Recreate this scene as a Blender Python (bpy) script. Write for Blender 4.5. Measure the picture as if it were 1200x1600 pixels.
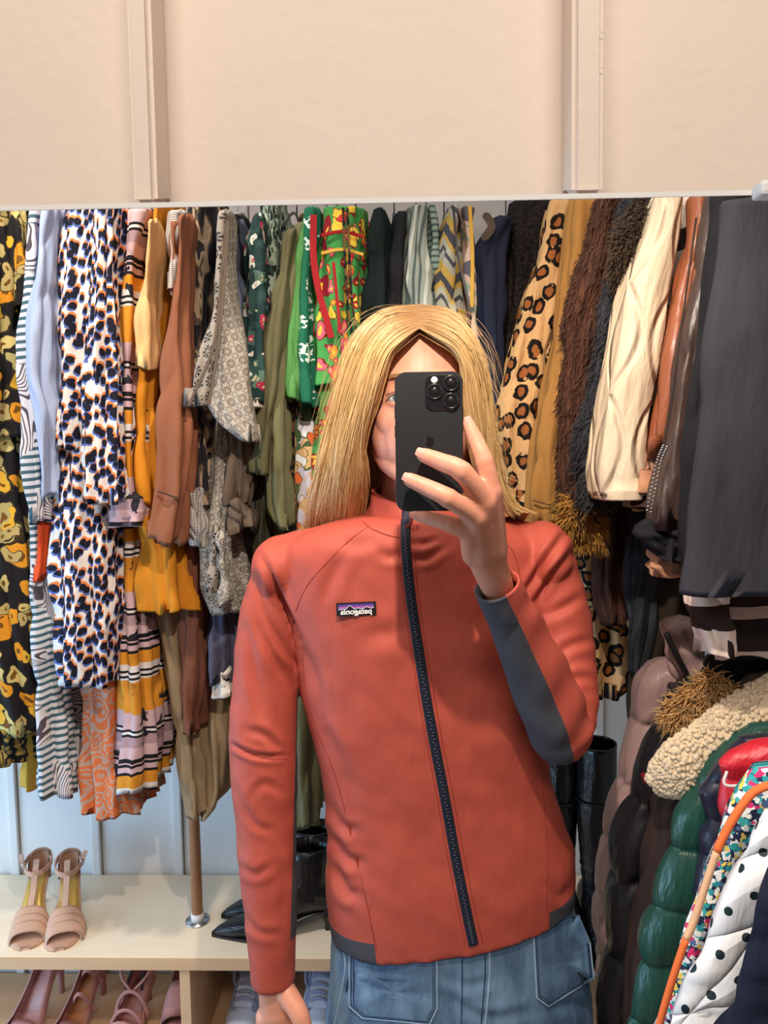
import bpy, bmesh, math, random
import numpy as np
from mathutils import Vector, Matrix, noise as mnoise
from mathutils.bvhtree import BVHTree

sc = bpy.context.scene
COL = sc.collection
for o in list(bpy.data.objects):
    bpy.data.objects.remove(o)

# ------------------------------------------------------------------ camera
F = 1110.0                       # focal length in pixels of the 1200 x 1600 frame
CAM = Vector((0.0, 0.0, 1.45))
RC = (Matrix.Rotation(math.radians(1.7), 3, 'Z') @ Matrix.Rotation(math.radians(86.0), 3, 'X')
      @ Matrix.Rotation(math.radians(-0.9), 3, 'Z'))
cd = bpy.data.cameras.new('camera')
cam = bpy.data.objects.new('camera', cd)
COL.objects.link(cam)
cam.matrix_world = Matrix.Translation(CAM) @ RC.to_4x4()
cd.sensor_fit = 'VERTICAL'
cd.sensor_height = 32.0
cd.lens = 32.0 * F / 1600.0
cd.clip_start = 0.02
sc.camera = cam

# ------------------------------------------------------------------ light
sc.view_settings.view_transform = 'Standard'
sc.view_settings.look = 'None'
sc.view_settings.gamma = 1.0
sc.view_settings.use_curve_mapping = False
sc.view_settings.exposure = 0.0
world = bpy.data.worlds.new('world')
sc.world = world
world.use_nodes = True
world.node_tree.nodes['Background'].inputs[0].default_value = (0.93, 0.95, 1.0, 1)
world.node_tree.nodes['Background'].inputs[1].default_value = 0.18


def lamp(name, kind, loc, target, power, color, **kw):
    d = bpy.data.lights.new(name, kind)
    d.energy = power
    d.color = color
    for k, v in kw.items():
        setattr(d, k, v)
    o = bpy.data.objects.new(name, d)
    COL.objects.link(o)
    o.location = loc
    o.rotation_euler = (Vector(target) - Vector(loc)).to_track_quat('-Z', 'Y').to_euler()
    return o


lamp('mirror_spotlight', 'SPOT', (0.0, 0.405, 1.93), (0.05, 0.95, 1.05), 30, (1.0, 0.88, 0.77),
     spot_size=math.radians(125), spot_blend=0.7, shadow_soft_size=0.009)
lamp('ceiling_panel_light', 'AREA', (-0.2, 0.85, 2.46), (-0.2, 1.05, 0.0), 6, (1.0, 0.92, 0.82),
     shape='RECTANGLE', size=2.2, size_y=0.5)
lamp('rail_spotlight', 'SPOT', (-0.55, 0.6, 2.42), (-0.75, 1.5, 0.9), 54, (1.0, 0.91, 0.80),
     spot_size=math.radians(95), spot_blend=0.8, shadow_soft_size=0.06)
lamp('coat_spotlight', 'SPOT', (0.12, 0.55, 2.42), (0.70, 1.15, 1.1), 12, (1.0, 0.84, 0.66),
     spot_size=math.radians(80), spot_blend=0.8, shadow_soft_size=0.03)
lamp('shop_ceiling_light', 'AREA', (0.0, -0.62, 2.35), (0.0, 0.4, 1.5), 17, (1.0, 0.90, 0.80),
     shape='RECTANGLE', size=1.2, size_y=0.25)
lamp('added_cool_fill', 'AREA', (-1.9, 0.75, 0.7), (-0.4, 1.6, 0.55), 30, (0.42, 0.70, 1.0),
     shape='RECTANGLE', size=1.2, size_y=1.2)  # added cool area light to tint the lower back wall; no doorway is built

# ------------------------------------------------------------------ geometry helpers
ORG = {}
V3 = Vector


def P(u, v, y):
    d = RC @ V3(((u - 600.0) / F, (800.0 - v) / F, -1.0))
    return CAM + d * (y / d.y)


RCI = np.array(RC.transposed())


def proj(pts):
    q = (np.asarray(pts) - np.array(CAM)) @ RCI.T
    return np.stack([600 + F * q[:, 0] / -q[:, 2], 800 - F * q[:, 1] / -q[:, 2]], 1)


def thing(name, label, cat, loc, group=None):
    o = bpy.data.objects.new(name, None)
    o.empty_display_size = 0.05
    COL.objects.link(o)
    o.location = loc
    ORG[o.name] = V3(loc)
    o['label'] = label
    o['category'] = cat
    if group:
        o['group'] = group
    return o


def tag(o, label=None, cat=None, group=None, kind=None):
    for k, v in (('label', label), ('category', cat), ('group', group), ('kind', kind)):
        if v:
            o[k] = v
    return o


def mesh(name, verts, faces, mat, parent=None, uv=None, smooth=True, kind=None, label=None):
    org = ORG.get(parent.name, V3((0, 0, 0))) if parent else V3((0, 0, 0))
    va = (verts if isinstance(verts, np.ndarray) else np.asarray([tuple(v) for v in verts], dtype=float)) - np.array(org)
    me = bpy.data.meshes.new(name)
    if isinstance(faces, np.ndarray):
        nf, k_ = faces.shape
        me.vertices.add(len(va))
        me.vertices.foreach_set('co', va.ravel())
        me.loops.add(nf * k_)
        me.loops.foreach_set('vertex_index', faces.ravel().astype(np.int32))
        me.polygons.add(nf)
        me.polygons.foreach_set('loop_start', np.arange(0, nf * k_, k_, dtype=np.int32))
        me.update(calc_edges=True)
    else:
        me.from_pydata(va.tolist(), [], [list(map(int, f)) for f in faces])
    if uv is not None:
        ul = me.uv_layers.new(name='UVMap')
        vi = np.empty(len(me.loops), dtype=np.int32)
        me.loops.foreach_get('vertex_index', vi)
        ul.data.foreach_set('uv', np.asarray(uv, dtype=np.float32)[vi].ravel())
    if smooth:
        me.polygons.foreach_set('use_smooth', [True] * len(me.polygons))
    if mat:
        me.materials.append(mat)
    me.update()
    return link(name, me, parent, kind, label)


def link(name, me, parent=None, kind=None, label=None):
    o = bpy.data.objects.new(name, me)
    COL.objects.link(o)
    if parent:
        o.parent = parent
        ORG[o.name] = ORG.get(parent.name, V3((0, 0, 0)))
    else:
        ORG[o.name] = V3((0, 0, 0))
    if kind:
        o['kind'] = kind
    if label:
        o['label'] = label
    return o


def box(name, lo, hi, mat, parent=None, bevel=0.0, kind=None, rot=None, label=None):
    bm = bmesh.new()
    bmesh.ops.create_cube(bm, size=1.0)
    lo, hi = V3(lo), V3(hi)
    c = (lo + hi) / 2
    s = hi - lo
    for vtx in bm.verts:
        vtx.co = V3((vtx.co.x * s.x, vtx.co.y * s.y, vtx.co.z * s.z))
    if bevel:
        bmesh.ops.bevel(bm, geom=bm.edges[:], offset=bevel, segments=2, affect='EDGES', profile=0.6)
    if rot:
        bmesh.ops.rotate(bm, cent=(0, 0, 0), matrix=rot, verts=bm.verts[:])
    vs = [vtx.co + c for vtx in bm.verts]
    bm.verts.index_update()
    fs = [[q.index for q in f.verts] for f in bm.faces]
    bm.free()
    uv = [(v.x + v.y, v.z + v.y * 0.5) for v in vs]
    return mesh(name, vs, fs, mat, parent, uv, smooth=False, kind=kind, label=label)


def cat(pts, n):
    """smooth curve through rows of numbers, n samples"""
    p = np.asarray([tuple(q) for q in pts], dtype=float)
    if len(p) == 2:
        t = np.linspace(0, 1, n)[:, None]
        return p[0] * (1 - t) + p[1] * t
    e = np.vstack([2 * p[0] - p[1], p, 2 * p[-1] - p[-2]])
    out = []
    for t in np.linspace(0, len(p) - 1, n):
        i = min(int(t), len(p) - 2)
        f = t - i
        a, b, c, d = e[i], e[i + 1], e[i + 2], e[i + 3]
        out.append(0.5 * (2 * b + (c - a) * f + (2 * a - 5 * b + 4 * c - d) * f * f + (3 * b - a - 3 * c + d) * f ** 3))
    return np.array(out)


def grid(nr, nc, off=0):
    return [(off + i * nc + j, off + i * nc + j + 1, off + (i + 1) * nc + j + 1, off + (i + 1) * nc + j)
            for i in range(nr - 1) for j in range(nc - 1)]


def frames(path):
    path = [V3(p) for p in path]
    T = []
    for i in range(len(path)):
        a = path[max(i - 1, 0)]
        b = path[min(i + 1, len(path) - 1)]
        T.append((b - a).normalized())
    ref = V3((0, -1, 0)) if abs(T[0].y) < 0.9 else V3((0, 0, 1))
    N = (ref - T[0] * ref.dot(T[0])).normalized()
    out = []
    for i in range(len(path)):
        N = (N - T[i] * N.dot(T[i])).normalized()
        out.append((path[i], T[i], N, T[i].cross(N)))
    return out


def tube_data(path, radii, n=12, cap=True, flat=1.0):
    """closed tube; flat scales the first (facing) axis"""
    fr = frames(path)
    vs, fs, uv = [], [], []
    L = 0.0
    for i, (p, t, a, b) in enumerate(fr):
        r = radii[i] if hasattr(radii, '__len__') else radii
        if i:
            L += (p - fr[i - 1][0]).length
        for k in range(n):
            th = 2 * math.pi * k / n
            vs.append(p + a * (math.cos(th) * r * flat) + b * (math.sin(th) * r))
            uv.append((r * th, L))
    for i in range(len(fr) - 1):
        for k in range(n):
            k2 = (k + 1) % n
            fs.append((i * n + k, i * n + k2, (i + 1) * n + k2, (i + 1) * n + k))
    if cap:
        fs.append(tuple(range(n - 1, -1, -1)))
        fs.append(tuple((len(fr) - 1) * n + k for k in range(n)))
    return vs, fs, uv


def tube(name, path, radii, mat, parent=None, n=12, flat=1.0, kind=None, label=None, cap=True):
    vs, fs, uv = tube_data(path, radii, n, cap, flat)
    return mesh(name, vs, fs, mat, parent, uv, kind=kind, label=label)


def merge(parts):
    V, Fc, U = [], [], []
    for vs, fs, uv in parts:
        o = len(V)
        V += list(vs)
        U += list(uv)
        Fc += [tuple(i + o for i in f) for f in fs]
    return V, Fc, U


def vnoise(x, y, seed=0):
    r = np.random.RandomState(seed % 100000)
    L = r.rand(64, 64)
    xi, yi = np.floor(x).astype(int), np.floor(y).astype(int)
    fx, fy = x - xi, y - yi
    fx, fy = fx * fx * (3 - 2 * fx), fy * fy * (3 - 2 * fy)
    a, b = L[xi % 64, yi % 64], L[(xi + 1) % 64, yi % 64]
    c, d = L[xi % 64, (yi + 1) % 64], L[(xi + 1) % 64, (yi + 1) % 64]
    return (a * (1 - fx) + b * fx) * (1 - fy) + (c * (1 - fx) + d * fx) * fy


def hang_data(rows, y0, depth, n=88, m=64, crease=0.008, lam=0.034, amp=0.0085, grow=1.0, p=0.62, slope=0.22, seed=0,
              puff=None, hem=0.004, drift=1.6, lump=0.004):
    """A hanging garment piece: closed cloth shell with vertical folds.
    rows = (v, left, right) of its front outline at distance y0."""
    rg = random.Random(seed * 7919 + 13)
    r = np.array([q[:3] for q in rows], dtype=float)
    vs = np.linspace(r[0, 0], r[-1, 0], m)
    ker = np.array([1, 2, 3, 2, 1.0]) / 9

    def sm(c):
        a = np.interp(vs, r[:, 0], r[:, c])
        b = np.convolve(np.pad(a, 2, mode='edge'), ker, 'valid')
        b[0], b[-1] = a[0], a[-1]
        return b
    uL, uR = sm(1), sm(2)
    ph = [rg.uniform(0, 6.28) for _ in range(8)]
    th = np.linspace(0, 2 * math.pi, 400) + math.pi / 2 + math.pi     # starts and ends at the back
    yc = y0 + depth / 2
    X, Y, Z, U = [], [], [], []
    zt = P((uL[0] + uR[0]) / 2, vs[0], y0).z
    zb = P((uL[-1] + uR[-1]) / 2, vs[-1], y0).z
    for i in range(m):
        A = P(uL[i], vs[i], y0 + depth * 0.22)
        B = P(uR[i], vs[i], y0 + depth * 0.22)
        z0 = P((uL[i] + uR[i]) / 2, vs[i], y0).z
        hw = max((B.x - A.x) / 2, 0.003)
        cx = (A.x + B.x) / 2
        c, s = np.cos(th), np.sin(th)
        x = hw * np.sign(c) * np.abs(c) ** p
        y = -(depth / 2) * np.sign(s) * np.abs(s) ** p
        seg = np.hypot(np.diff(x), np.diff(y))
        al = np.concatenate([[0], np.cumsum(seg)])
        tot = al[-1]
        q = np.linspace(0, tot, n)
        xs, ys = np.interp(q, al, x), np.interp(q, al, y)
        sl = q - tot / 2
        tx, ty = np.gradient(xs), np.gradient(ys)
        ln = np.hypot(tx, ty) + 1e-9
        nx, ny = ty / ln, -tx / ln
        sg = np.sign(np.mean(nx * xs + ny * ys)) or 1
        nx, ny = nx * sg, ny * sg
        t = i / (m - 1)
        g = amp * (0.25 + grow * t ** 0.8)
        d = g * (np.sin(2 * math.pi * sl / lam + ph[0] + drift * t) * 0.6
                 + np.sin(2 * math.pi * sl / (lam * 1.73) + ph[1] - drift * 1.3 * t) * 0.6
                 + np.sin(2 * math.pi * sl / (lam * 0.61) + ph[2] + 2.2 * t) * 0.25)
        d += lump * (np.sin(9 * t + sl * 14 + ph[3]) * 0.5 + np.sin(17 * t - sl * 23 + ph[4]) * 0.35)
        nz = vnoise(sl * 34 + 7 + t * 2.0, np.full(n, z0 * 9.0 + 50) + sl * 11, seed * 13 + 1)
        d += crease * ((1 - np.abs(2 * nz - 1)) ** 2.5 - 0.3) * -1
        nz = vnoise(sl * 80 + 7, np.full(n, z0 * 26.0 + 50) + sl * 20, seed * 13 + 2)
        d += crease * 0.35 * (nz - 0.5)
        d = np.minimum(d, 0.6 * min(hw, depth / 2) + 0.002)
        d = np.maximum(d, -0.55 * min(hw, depth / 2))
        if puff:
            pa, pl = puff
            zz = z0 + sl * 0.04
            d = d + pa * (np.abs(np.sin(math.pi * zz / pl)) ** 0.45 - 0.6)
            d += pa * 0.25 * np.sin(sl * 160 + np.sin(zz * 60) * 2) * (1 - np.abs(np.sin(math.pi * zz / pl)))
        xs, ys = xs + nx * d, ys + ny * d
        fade = max(0.0, 1 - t * 3.0)
        zs = z0 + slope * (depth / 2 - np.abs(ys)) * fade + t ** 6 * hem * np.sin(sl * 75 + ph[5])
        X.append(xs + cx)
        Y.append(ys + yc)
        Z.append(zs)
        U.append(np.stack([sl + cx * 0.0, zs], 1))
    # rounded shoulder cap on top, turned-in hem below
    xt, yt = X[0], Y[0]
    mx = xt.mean()
    top = []
    for k, dz in ((0.0, 0.012), (0.72, 0.007)):
        top.append((mx + (xt - mx) * k, yc + (yt - yc) * (0.35 + 0.6 * k), Z[0] + dz))
    xb, yb = X[-1], Y[-1]
    mb = xb.mean()
    kx = 0.9
    X = [top[0][0], top[1][0]] + X + [mb + (xb - mb) * kx]
    Y = [top[0][1], top[1][1]] + Y + [yc + (yb - yc) * 0.96]
    Z = [top[0][2], top[1][2]] + Z + [Z[-1] + 0.03]
    U = [U[0], U[0]] + U + [U[-1]]
    verts = np.stack([np.concatenate(X), np.concatenate(Y), np.concatenate(Z)], 1)
    return verts, grid(m + 3, n), np.concatenate(U)


def hang(name, rows, y0, depth, mat, parent=None, label=None, **kw):
    v, f, u = hang_data(rows, y0, depth, **kw)
    rg = random.Random(kw.get('seed', 0) + 5)
    u = u + np.array([rg.uniform(-3, 3), rg.uniform(-3, 3)])
    return mesh(name, v, f, mat, parent, u, label=label)


def fur_data(verts, nrm_c, count, length, width, rg, down=0.6, spread=0.5, sel=None):
    """tapered tufts growing from a point set, away from nrm_c(point)"""
    V, Fc, U = [], [], []
    n = len(verts)
    for _ in range(count):
        p = V3(verts[rg.randrange(n)])
        if sel and not sel(p):
            continue
        d = nrm_c(p)
        d = (d + V3((rg.uniform(-1, 1), rg.uniform(-1, 1), rg.uniform(-1, 1))) * spread + V3((0, 0, -down))).normalized()
        L = length * rg.uniform(0.6, 1.25)
        a = d.orthogonal().normalized()
        b = d.cross(a)
        p = p + V3((rg.uniform(-1, 1), rg.uniform(-1, 1), rg.uniform(-1, 1))) * width * 1.5
        o = len(V)
        rc = rg.random()
        for k in range(3):
            th = 2.094 * k
            V.append(p + (a * math.cos(th) + b * math.sin(th)) * width)
            U.append((rc, 0.0))
        md = p + d * L * 0.6 + V3((0, 0, -L * 0.08))
        for k in range(3):
            th = 2.094 * k
            V.append(md + (a * math.cos(th) + b * math.sin(th)) * width * 0.7)
            U.append((rc, 0.6))
        V.append(p + d * L + V3((0, 0, -L * 0.25)))
        U.append((rc, 1.0))
        for k in range(3):
            k2 = (k + 1) % 3
            Fc.append((o + k, o + k2, o + 3 + k2, o + 3 + k))
            Fc.append((o + 3 + k, o + 3 + k2, o + 6))
    return V, Fc, U


# ------------------------------------------------------------------ material helpers
class NT:
    def __init__(s, name, rough=0.85, spec=0.25, **kw):
        s.m = bpy.data.materials.new(name)
        s.m.use_nodes = True
        s.t = s.m.node_tree
        s.b = s.t.nodes['Principled BSDF']
        s.b.inputs['Roughness'].default_value = rough
        s.b.inputs['Specular IOR Level'].default_value = spec
        for k, v in kw.items():
            s.b.inputs[k].default_value = v
        s._uv = None

    def set(s, inp, v):
        if isinstance(v, bpy.types.NodeSocket):
            s.t.links.new(v, inp)
        elif hasattr(v, '__len__') and inp.type == 'RGBA':
            inp.default_value = (v[0], v[1], v[2], 1.0)
        else:
            inp.default_value = v

    def n(s, ty, ins=None, **pr):
        nd = s.t.nodes.new(ty)
        for k, v in pr.items():
            setattr(nd, k, v)
        for k, v in (ins or {}).items():
            s.set(nd.inputs[k], v)
        return nd

    def math(s, op, a, b=0.0, clamp=False):
        nd = s.n('ShaderNodeMath', {0: a, 1: b}, operation=op)
        nd.use_clamp = clamp
        return nd.outputs[0]

    def mix(s, f, a, b):
        nd = s.n('ShaderNodeMix', data_type='RGBA')
        s.set(nd.inputs[0], f)
        s.set(nd.inputs[6], a)
        s.set(nd.inputs[7], b)
        return nd.outputs[2]

    def uv(s, sx=1.0, sy=1.0, rot=0.0, ox=0.0, oy=0.0):
        if s._uv is None:
            s._uv = s.n('ShaderNodeUVMap').outputs[0]
        return s.n('ShaderNodeMapping', {0: s._uv, 1: (ox, oy, 0), 2: (0, 0, rot), 3: (sx, sy, 1)}).outputs[0]

    def xy(s, vec):
        nd = s.n('ShaderNodeSeparateXYZ', {0: vec})
        return nd.outputs[0], nd.outputs[1]

    def vec(s, x, y, z=0.0):
        return s.n('ShaderNodeCombineXYZ', {0: x, 1: y, 2: z}).outputs[0]

    def noise(s, vec, scale, detail=2.0, out=0, rough=0.5):
        return s.n('ShaderNodeTexNoise', {'Vector': vec, 'Scale': scale, 'Detail': detail, 'Roughness': rough}).outputs[out]

    def vor(s, vec, scale, out='Distance', rand=1.0, feature='F1', metric='EUCLIDEAN'):
        return s.n('ShaderNodeTexVoronoi', {'Vector': vec, 'Scale': scale, 'Randomness': rand},
                   feature=feature, distance=metric, voronoi_dimensions='2D').outputs[out]

    def ss(s, x, a, b):
        return s.n('ShaderNodeMapRange', {0: x, 1: a, 2: b, 3: 0.0, 4: 1.0}, interpolation_type='SMOOTHSTEP').outputs[0]

    def ramp(s, f, stops, interp='LINEAR'):
        nd = s.n('ShaderNodeValToRGB', {0: f})
        cr = nd.color_ramp
        cr.interpolation = interp
        while len(cr.elements) < len(stops):
            cr.elements.new(0.5)
        for e, (pos, c) in zip(cr.elements, stops):
            e.position = pos
            e.color = (c[0], c[1], c[2], 1)
        return nd.outputs[0]

    def warp(s, vec, scale, amt):
        c = s.noise(vec, scale, 2.0, 1)
        c = s.n('ShaderNodeVectorMath', {0: c, 1: (0.5, 0.5, 0.5)}, operation='SUBTRACT').outputs[0]
        sc_ = s.n('ShaderNodeVectorMath', {0: c}, operation='SCALE')
        sc_.inputs['Scale'].default_value = amt
        return s.n('ShaderNodeVectorMath', {0: vec, 1: sc_.outputs[0]}, operation='ADD').outputs[0]

    def off(s, vec, x, y):
        return s.n('ShaderNodeVectorMath', {0: vec, 1: (x, y, 0)}, operation='ADD').outputs[0]

    def fin(s, color, wrinkle=0.35, weave=0.15, height=None, hs=0.5, hd=0.003):
        s.set(s.b.inputs['Base Color'], color)
        p = s.uv()
        h = None
        if wrinkle:
            w = s.noise(s.uv(30, 8), 1.0, 4.0)
            h = s.n('ShaderNodeBump', {'Strength': wrinkle, 'Distance': 0.022, 'Height': w}).outputs[0]
        if weave:
            w = s.noise(s.uv(900, 900), 1.0, 1.0)
            ins = {'Strength': weave, 'Distance': 0.001, 'Height': w}
            if h is not None:
                ins['Normal'] = h
            h = s.n('ShaderNodeBump', ins).outputs[0]
        if height is not None:
            ins = {'Strength': hs, 'Distance': hd, 'Height': height}
            if h is not None:
                ins['Normal'] = h
            h = s.n('ShaderNodeBump', ins).outputs[0]
        if h is not None:
            s.t.links.new(h, s.b.inputs['Normal'])
        return s.m


def srgb(r, g, b):
    def f(c):
        c /= 255.0
        return c / 12.92 if c <= 0.04045 else ((c + 0.055) / 1.055) ** 2.4
    return (f(r), f(g), f(b))


C = srgb


def plain(name, col, rough=0.85, wrinkle=0.35, weave=0.15, var=0.12, **kw):
    t = NT(name, rough, **kw)
    f = t.noise(t.uv(14, 5), 1.0, 3.0)
    d = tuple(c * (1 - var) for c in col)
    l = tuple(min(1, c * (1 + var)) for c in col)
    return t.fin(t.mix(f, d, l), wrinkle, weave)


def flowers(name, bg, pal, scale, size=0.36, centre=None, bg2=None, line=None, stretch=(1, 1), wob=0.35, lay=2):
    """scattered flower print: voronoi blossoms in several colours on a ground"""
    t = NT(name)
    p = t.uv(*stretch)
    w = t.warp(p, scale * 1.4, wob / scale)
    col = bg
    if bg2 is not None:
        f = t.ss(t.noise(w, scale * 1.2, 2), 0.52, 0.56)
        col = t.mix(f, bg, bg2)
    for k in range(lay):
        q = t.off(w, 0.37 * k + 0.1, 0.71 * k)
        scl = scale * (1.0 + 0.75 * k)
        d = t.vor(q, scl)
        c = t.vor(q, scl, 'Color')
        x = t.n('ShaderNodeSeparateColor', {0: c}).outputs[0]
        ang = t.n('ShaderNodeSeparateColor', {0: c}).outputs[1]
        n_ = len(pal)
        pc = t.ramp(x, [(i / n_, pal[(i + k) % n_]) for i in range(n_)], 'CONSTANT')
        thr = t.math('MULTIPLY_ADD', ang, 0.25)
        thr = t.math('ADD', t.math('MULTIPLY', ang, 0.16), size - 0.1)
        petal = t.math('LESS_THAN', d, thr)
        if line is not None:
            rim = t.math('LESS_THAN', d, t.math('ADD', thr, 0.05))
            col = t.mix(rim, col, line)
        col = t.mix(petal, col, pc)
        if centre is not None:
            col = t.mix(t.math('LESS_THAN', d, 0.1), col, centre)
    return t.fin(col, 0.35, 0.1)
# ------------------------------------------------------------------ materials: room
def wall_paint(name, col, bump=0.25, sc_=90):
    t = NT(name, 0.55, 0.35)
    g = t.n('ShaderNodeNewGeometry').outputs[0]
    a = t.noise(g, sc_, 3.0)
    b = t.noise(g, 9.0, 3.0)
    t.set(t.b.inputs['Base Color'], t.mix(b, tuple(c * 0.94 for c in col), col))
    h1 = t.n('ShaderNodeBump', {'Strength': bump, 'Distance': 0.002, 'Height': a}).outputs[0]
    h2 = t.n('ShaderNodeBump', {'Strength': bump, 'Distance': 0.008, 'Height': b, 'Normal': h1}).outputs[0]
    t.t.links.new(h2, t.b.inputs['Normal'])
    return t.m


M = {}
M['wall'] = wall_paint('cream_wall_paint', C(236, 216, 198), 0.16, 150)
M['wallback'] = wall_paint('white_board_paint', C(226, 224, 222), 0.12, 60)
M['ceil'] = wall_paint('ceiling_paint', C(235, 230, 222), 0.1, 60)
M['white'] = wall_paint('white_lacquer', C(240, 236, 230), 0.05, 60)


def wood(name, c1, c2, s=1.0, rough=0.5):
    t = NT(name, rough, 0.3)
    g = t.n('ShaderNodeNewGeometry').outputs[0]
    mp = t.n('ShaderNodeMapping', {0: g, 3: (3 * s, 40 * s, 40 * s)}).outputs[0]
    f = t.noise(mp, 1.0, 4.0)
    f2 = t.noise(g, 6.0, 2.0)
    t.set(t.b.inputs['Base Color'], t.mix(t.math('MULTIPLY_ADD', f, 0.7), c1, c2))
    col = t.mix(f, c1, c2)
    t.set(t.b.inputs['Base Color'], t.mix(t.math('MULTIPLY', f2, 0.25), col, c1))
    return t.m


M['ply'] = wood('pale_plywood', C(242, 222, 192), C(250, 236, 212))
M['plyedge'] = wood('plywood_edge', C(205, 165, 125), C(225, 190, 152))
M['pole'] = wood('round_wood_pole', C(168, 118, 82), C(188, 138, 100), 0.5)
M['floor'] = wood('wood_floor', C(120, 92, 70), C(150, 118, 92))
M['steel'] = NT('brushed_steel', 0.28, 0.5, Metallic=1.0).fin(C(200, 200, 205), 0, 0)
M['wire'] = NT('black_wire', 0.4, 0.4).fin(C(30, 28, 28), 0, 0)
M['clear'] = NT('pale_plastic', 0.3, 0.5).fin(C(205, 200, 195), 0, 0)

# ------------------------------------------------------------------ materials: plain cloth
for k, c in dict(lightblue=(176, 190, 220), redorange=(226, 84, 40), tan=(222, 178, 122), mustard=(208, 132, 32),
                 brown=(142, 88, 62), slate=(98, 104, 124), taupe=(92, 78, 66), olive=(98, 94, 66),
                 olive2=(112, 110, 78), deepolive=(66, 64, 46), green=(84, 140, 76), crimson=(158, 30, 36), black=(26, 26, 30),
                 velvet=(14, 28, 26), navy=(30, 36, 56), navy2=(24, 28, 46), sand=(150, 128, 98), rust=(120, 74, 56),
                 slateblue=(84, 84, 104), offwhite=(214, 206, 194), pinkbeige=(214, 180, 156), yellow=(206, 162, 66),
                 charcoal=(50, 50, 56), darkbrown=(64, 52, 46), espresso=(52, 42, 32), umber=(60, 46, 42),
                 tanhem=(190, 138, 106), cream=(224, 204, 174), ivory=(226, 212, 190), teal=(40, 84, 80)).items():
    M[k] = plain('cloth_' + k, C(*c))
M['leather'] = plain('brown_leather', C(148, 84, 54), 0.38, 0.4, 0.05, spec=0.5)
M['darkleather'] = plain('dark_brown_leather', C(70, 54, 48), 0.4, 0.4, 0.05, spec=0.5)
M['blackleather'] = plain('black_leather', C(20, 19, 20), 0.3, 0.45, 0.02, spec=0.55)
M['mauve'] = plain('mauve_nylon', C(172, 142, 138), 0.42, 0.5, 0.03, spec=0.4)
M['blackpuff'] = plain('black_nylon', C(34, 33, 36), 0.42, 0.5, 0.03, spec=0.4)
M['greenpuff'] = plain('green_nylon', C(30, 72, 60), 0.33, 0.5, 0.03, spec=0.5)
M['redpuff'] = plain('red_nylon', C(188, 34, 48), 0.4, 0.5, 0.03, spec=0.4)
M['navypuff'] = plain('navy_nylon', C(34, 38, 54), 0.4, 0.5, 0.03, spec=0.4)
M['orangefelt'] = plain('orange_trim', C(236, 116, 62), 0.95, 0.2, 0.5)
M['peachfelt'] = plain('peach_trim', C(228, 180, 140), 0.95, 0.2, 0.5)


def suede():
    t = NT('camel_suede', 0.95, 0.1)
    f = t.noise(t.uv(9, 4), 1.0, 4.0)
    return t.fin(t.mix(f, C(148, 104, 52), C(188, 138, 78)), 0.3, 0.4)


M['suede'] = suede()


def furmat(name, c1, c2, st=(220, 18), bump=0.9):
    t = NT(name, 0.8, 0.2)
    f = t.noise(t.uv(*st), 1.0, 3.0)
    g = t.noise(t.uv(22, 9), 1.0, 3.0)
    c = t.mix(t.ss(f, 0.3, 0.7), c1, c2)
    c = t.mix(t.math('MULTIPLY', g, 0.5), c, tuple(x * 0.4 for x in c1))
    return t.fin(c, 0.5, 0, f, bump, 0.006)


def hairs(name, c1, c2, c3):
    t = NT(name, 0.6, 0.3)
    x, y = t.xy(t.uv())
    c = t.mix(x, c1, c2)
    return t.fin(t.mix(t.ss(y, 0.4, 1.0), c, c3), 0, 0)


M['brownfur'] = furmat('brown_fur', C(62, 40, 32), C(112, 72, 54))
M['greyfur'] = furmat('grey_fur', C(34, 36, 40), C(74, 76, 82))
M['curlfur'] = furmat('dark_curly_wool', C(26, 22, 22), C(56, 46, 44), (130, 130), 1.0)
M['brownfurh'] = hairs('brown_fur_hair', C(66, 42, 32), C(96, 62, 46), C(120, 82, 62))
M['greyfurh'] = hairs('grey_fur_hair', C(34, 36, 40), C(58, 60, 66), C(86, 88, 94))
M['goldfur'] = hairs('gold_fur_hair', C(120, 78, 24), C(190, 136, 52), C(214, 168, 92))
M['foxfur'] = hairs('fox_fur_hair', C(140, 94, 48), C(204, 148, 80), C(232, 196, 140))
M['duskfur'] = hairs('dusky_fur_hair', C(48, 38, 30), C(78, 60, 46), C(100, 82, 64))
M['sherpa'] = plain('cream_sherpa', C(230, 208, 174), 0.95, 0, 0.6, 0.2)


# ------------------------------------------------------------------ materials: prints
def leopard(name, bg, mid, dark, scale, soft=0.02, fur=False, stretch=(1.25, 1.0)):
    t = NT(name, 0.85, 0.15)
    p = t.warp(t.uv(*stretch), scale * 1.3, 0.30 / scale)
    d = t.vor(p, scale)
    nz = t.noise(p, scale * 2.6, 2)
    dd = t.math('ADD', d, t.math('MULTIPLY', t.math('SUBTRACT', nz, 0.5), 0.30))
    ring = t.math('MULTIPLY', t.ss(dd, 0.20, 0.20 + soft * 2), t.math('SUBTRACT', 1.0, t.ss(dd, 0.40, 0.40 + soft * 2)))
    brk = t.ss(t.noise(p, scale * 1.7, 1), 0.30, 0.34)
    inner = t.math('SUBTRACT', 1.0, t.ss(dd, 0.22, 0.27))
    c = t.mix(inner, bg, mid)
    c = t.mix(t.math('MULTIPLY', ring, brk), c, dark)
    return t.fin(c, 0.3, 0.0 if fur else 0.15, t.noise(t.uv(300, 60), 1.0, 2) if fur else None, 0.6, 0.004)


M['leo'] = leopard('leopard_fur', C(208, 164, 112), C(150, 88, 44), C(26, 20, 18), 29, fur=True)
M['leodark'] = leopard('brown_leopard', C(106, 76, 46), C(70, 48, 32), C(24, 22, 26), 26)


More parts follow.
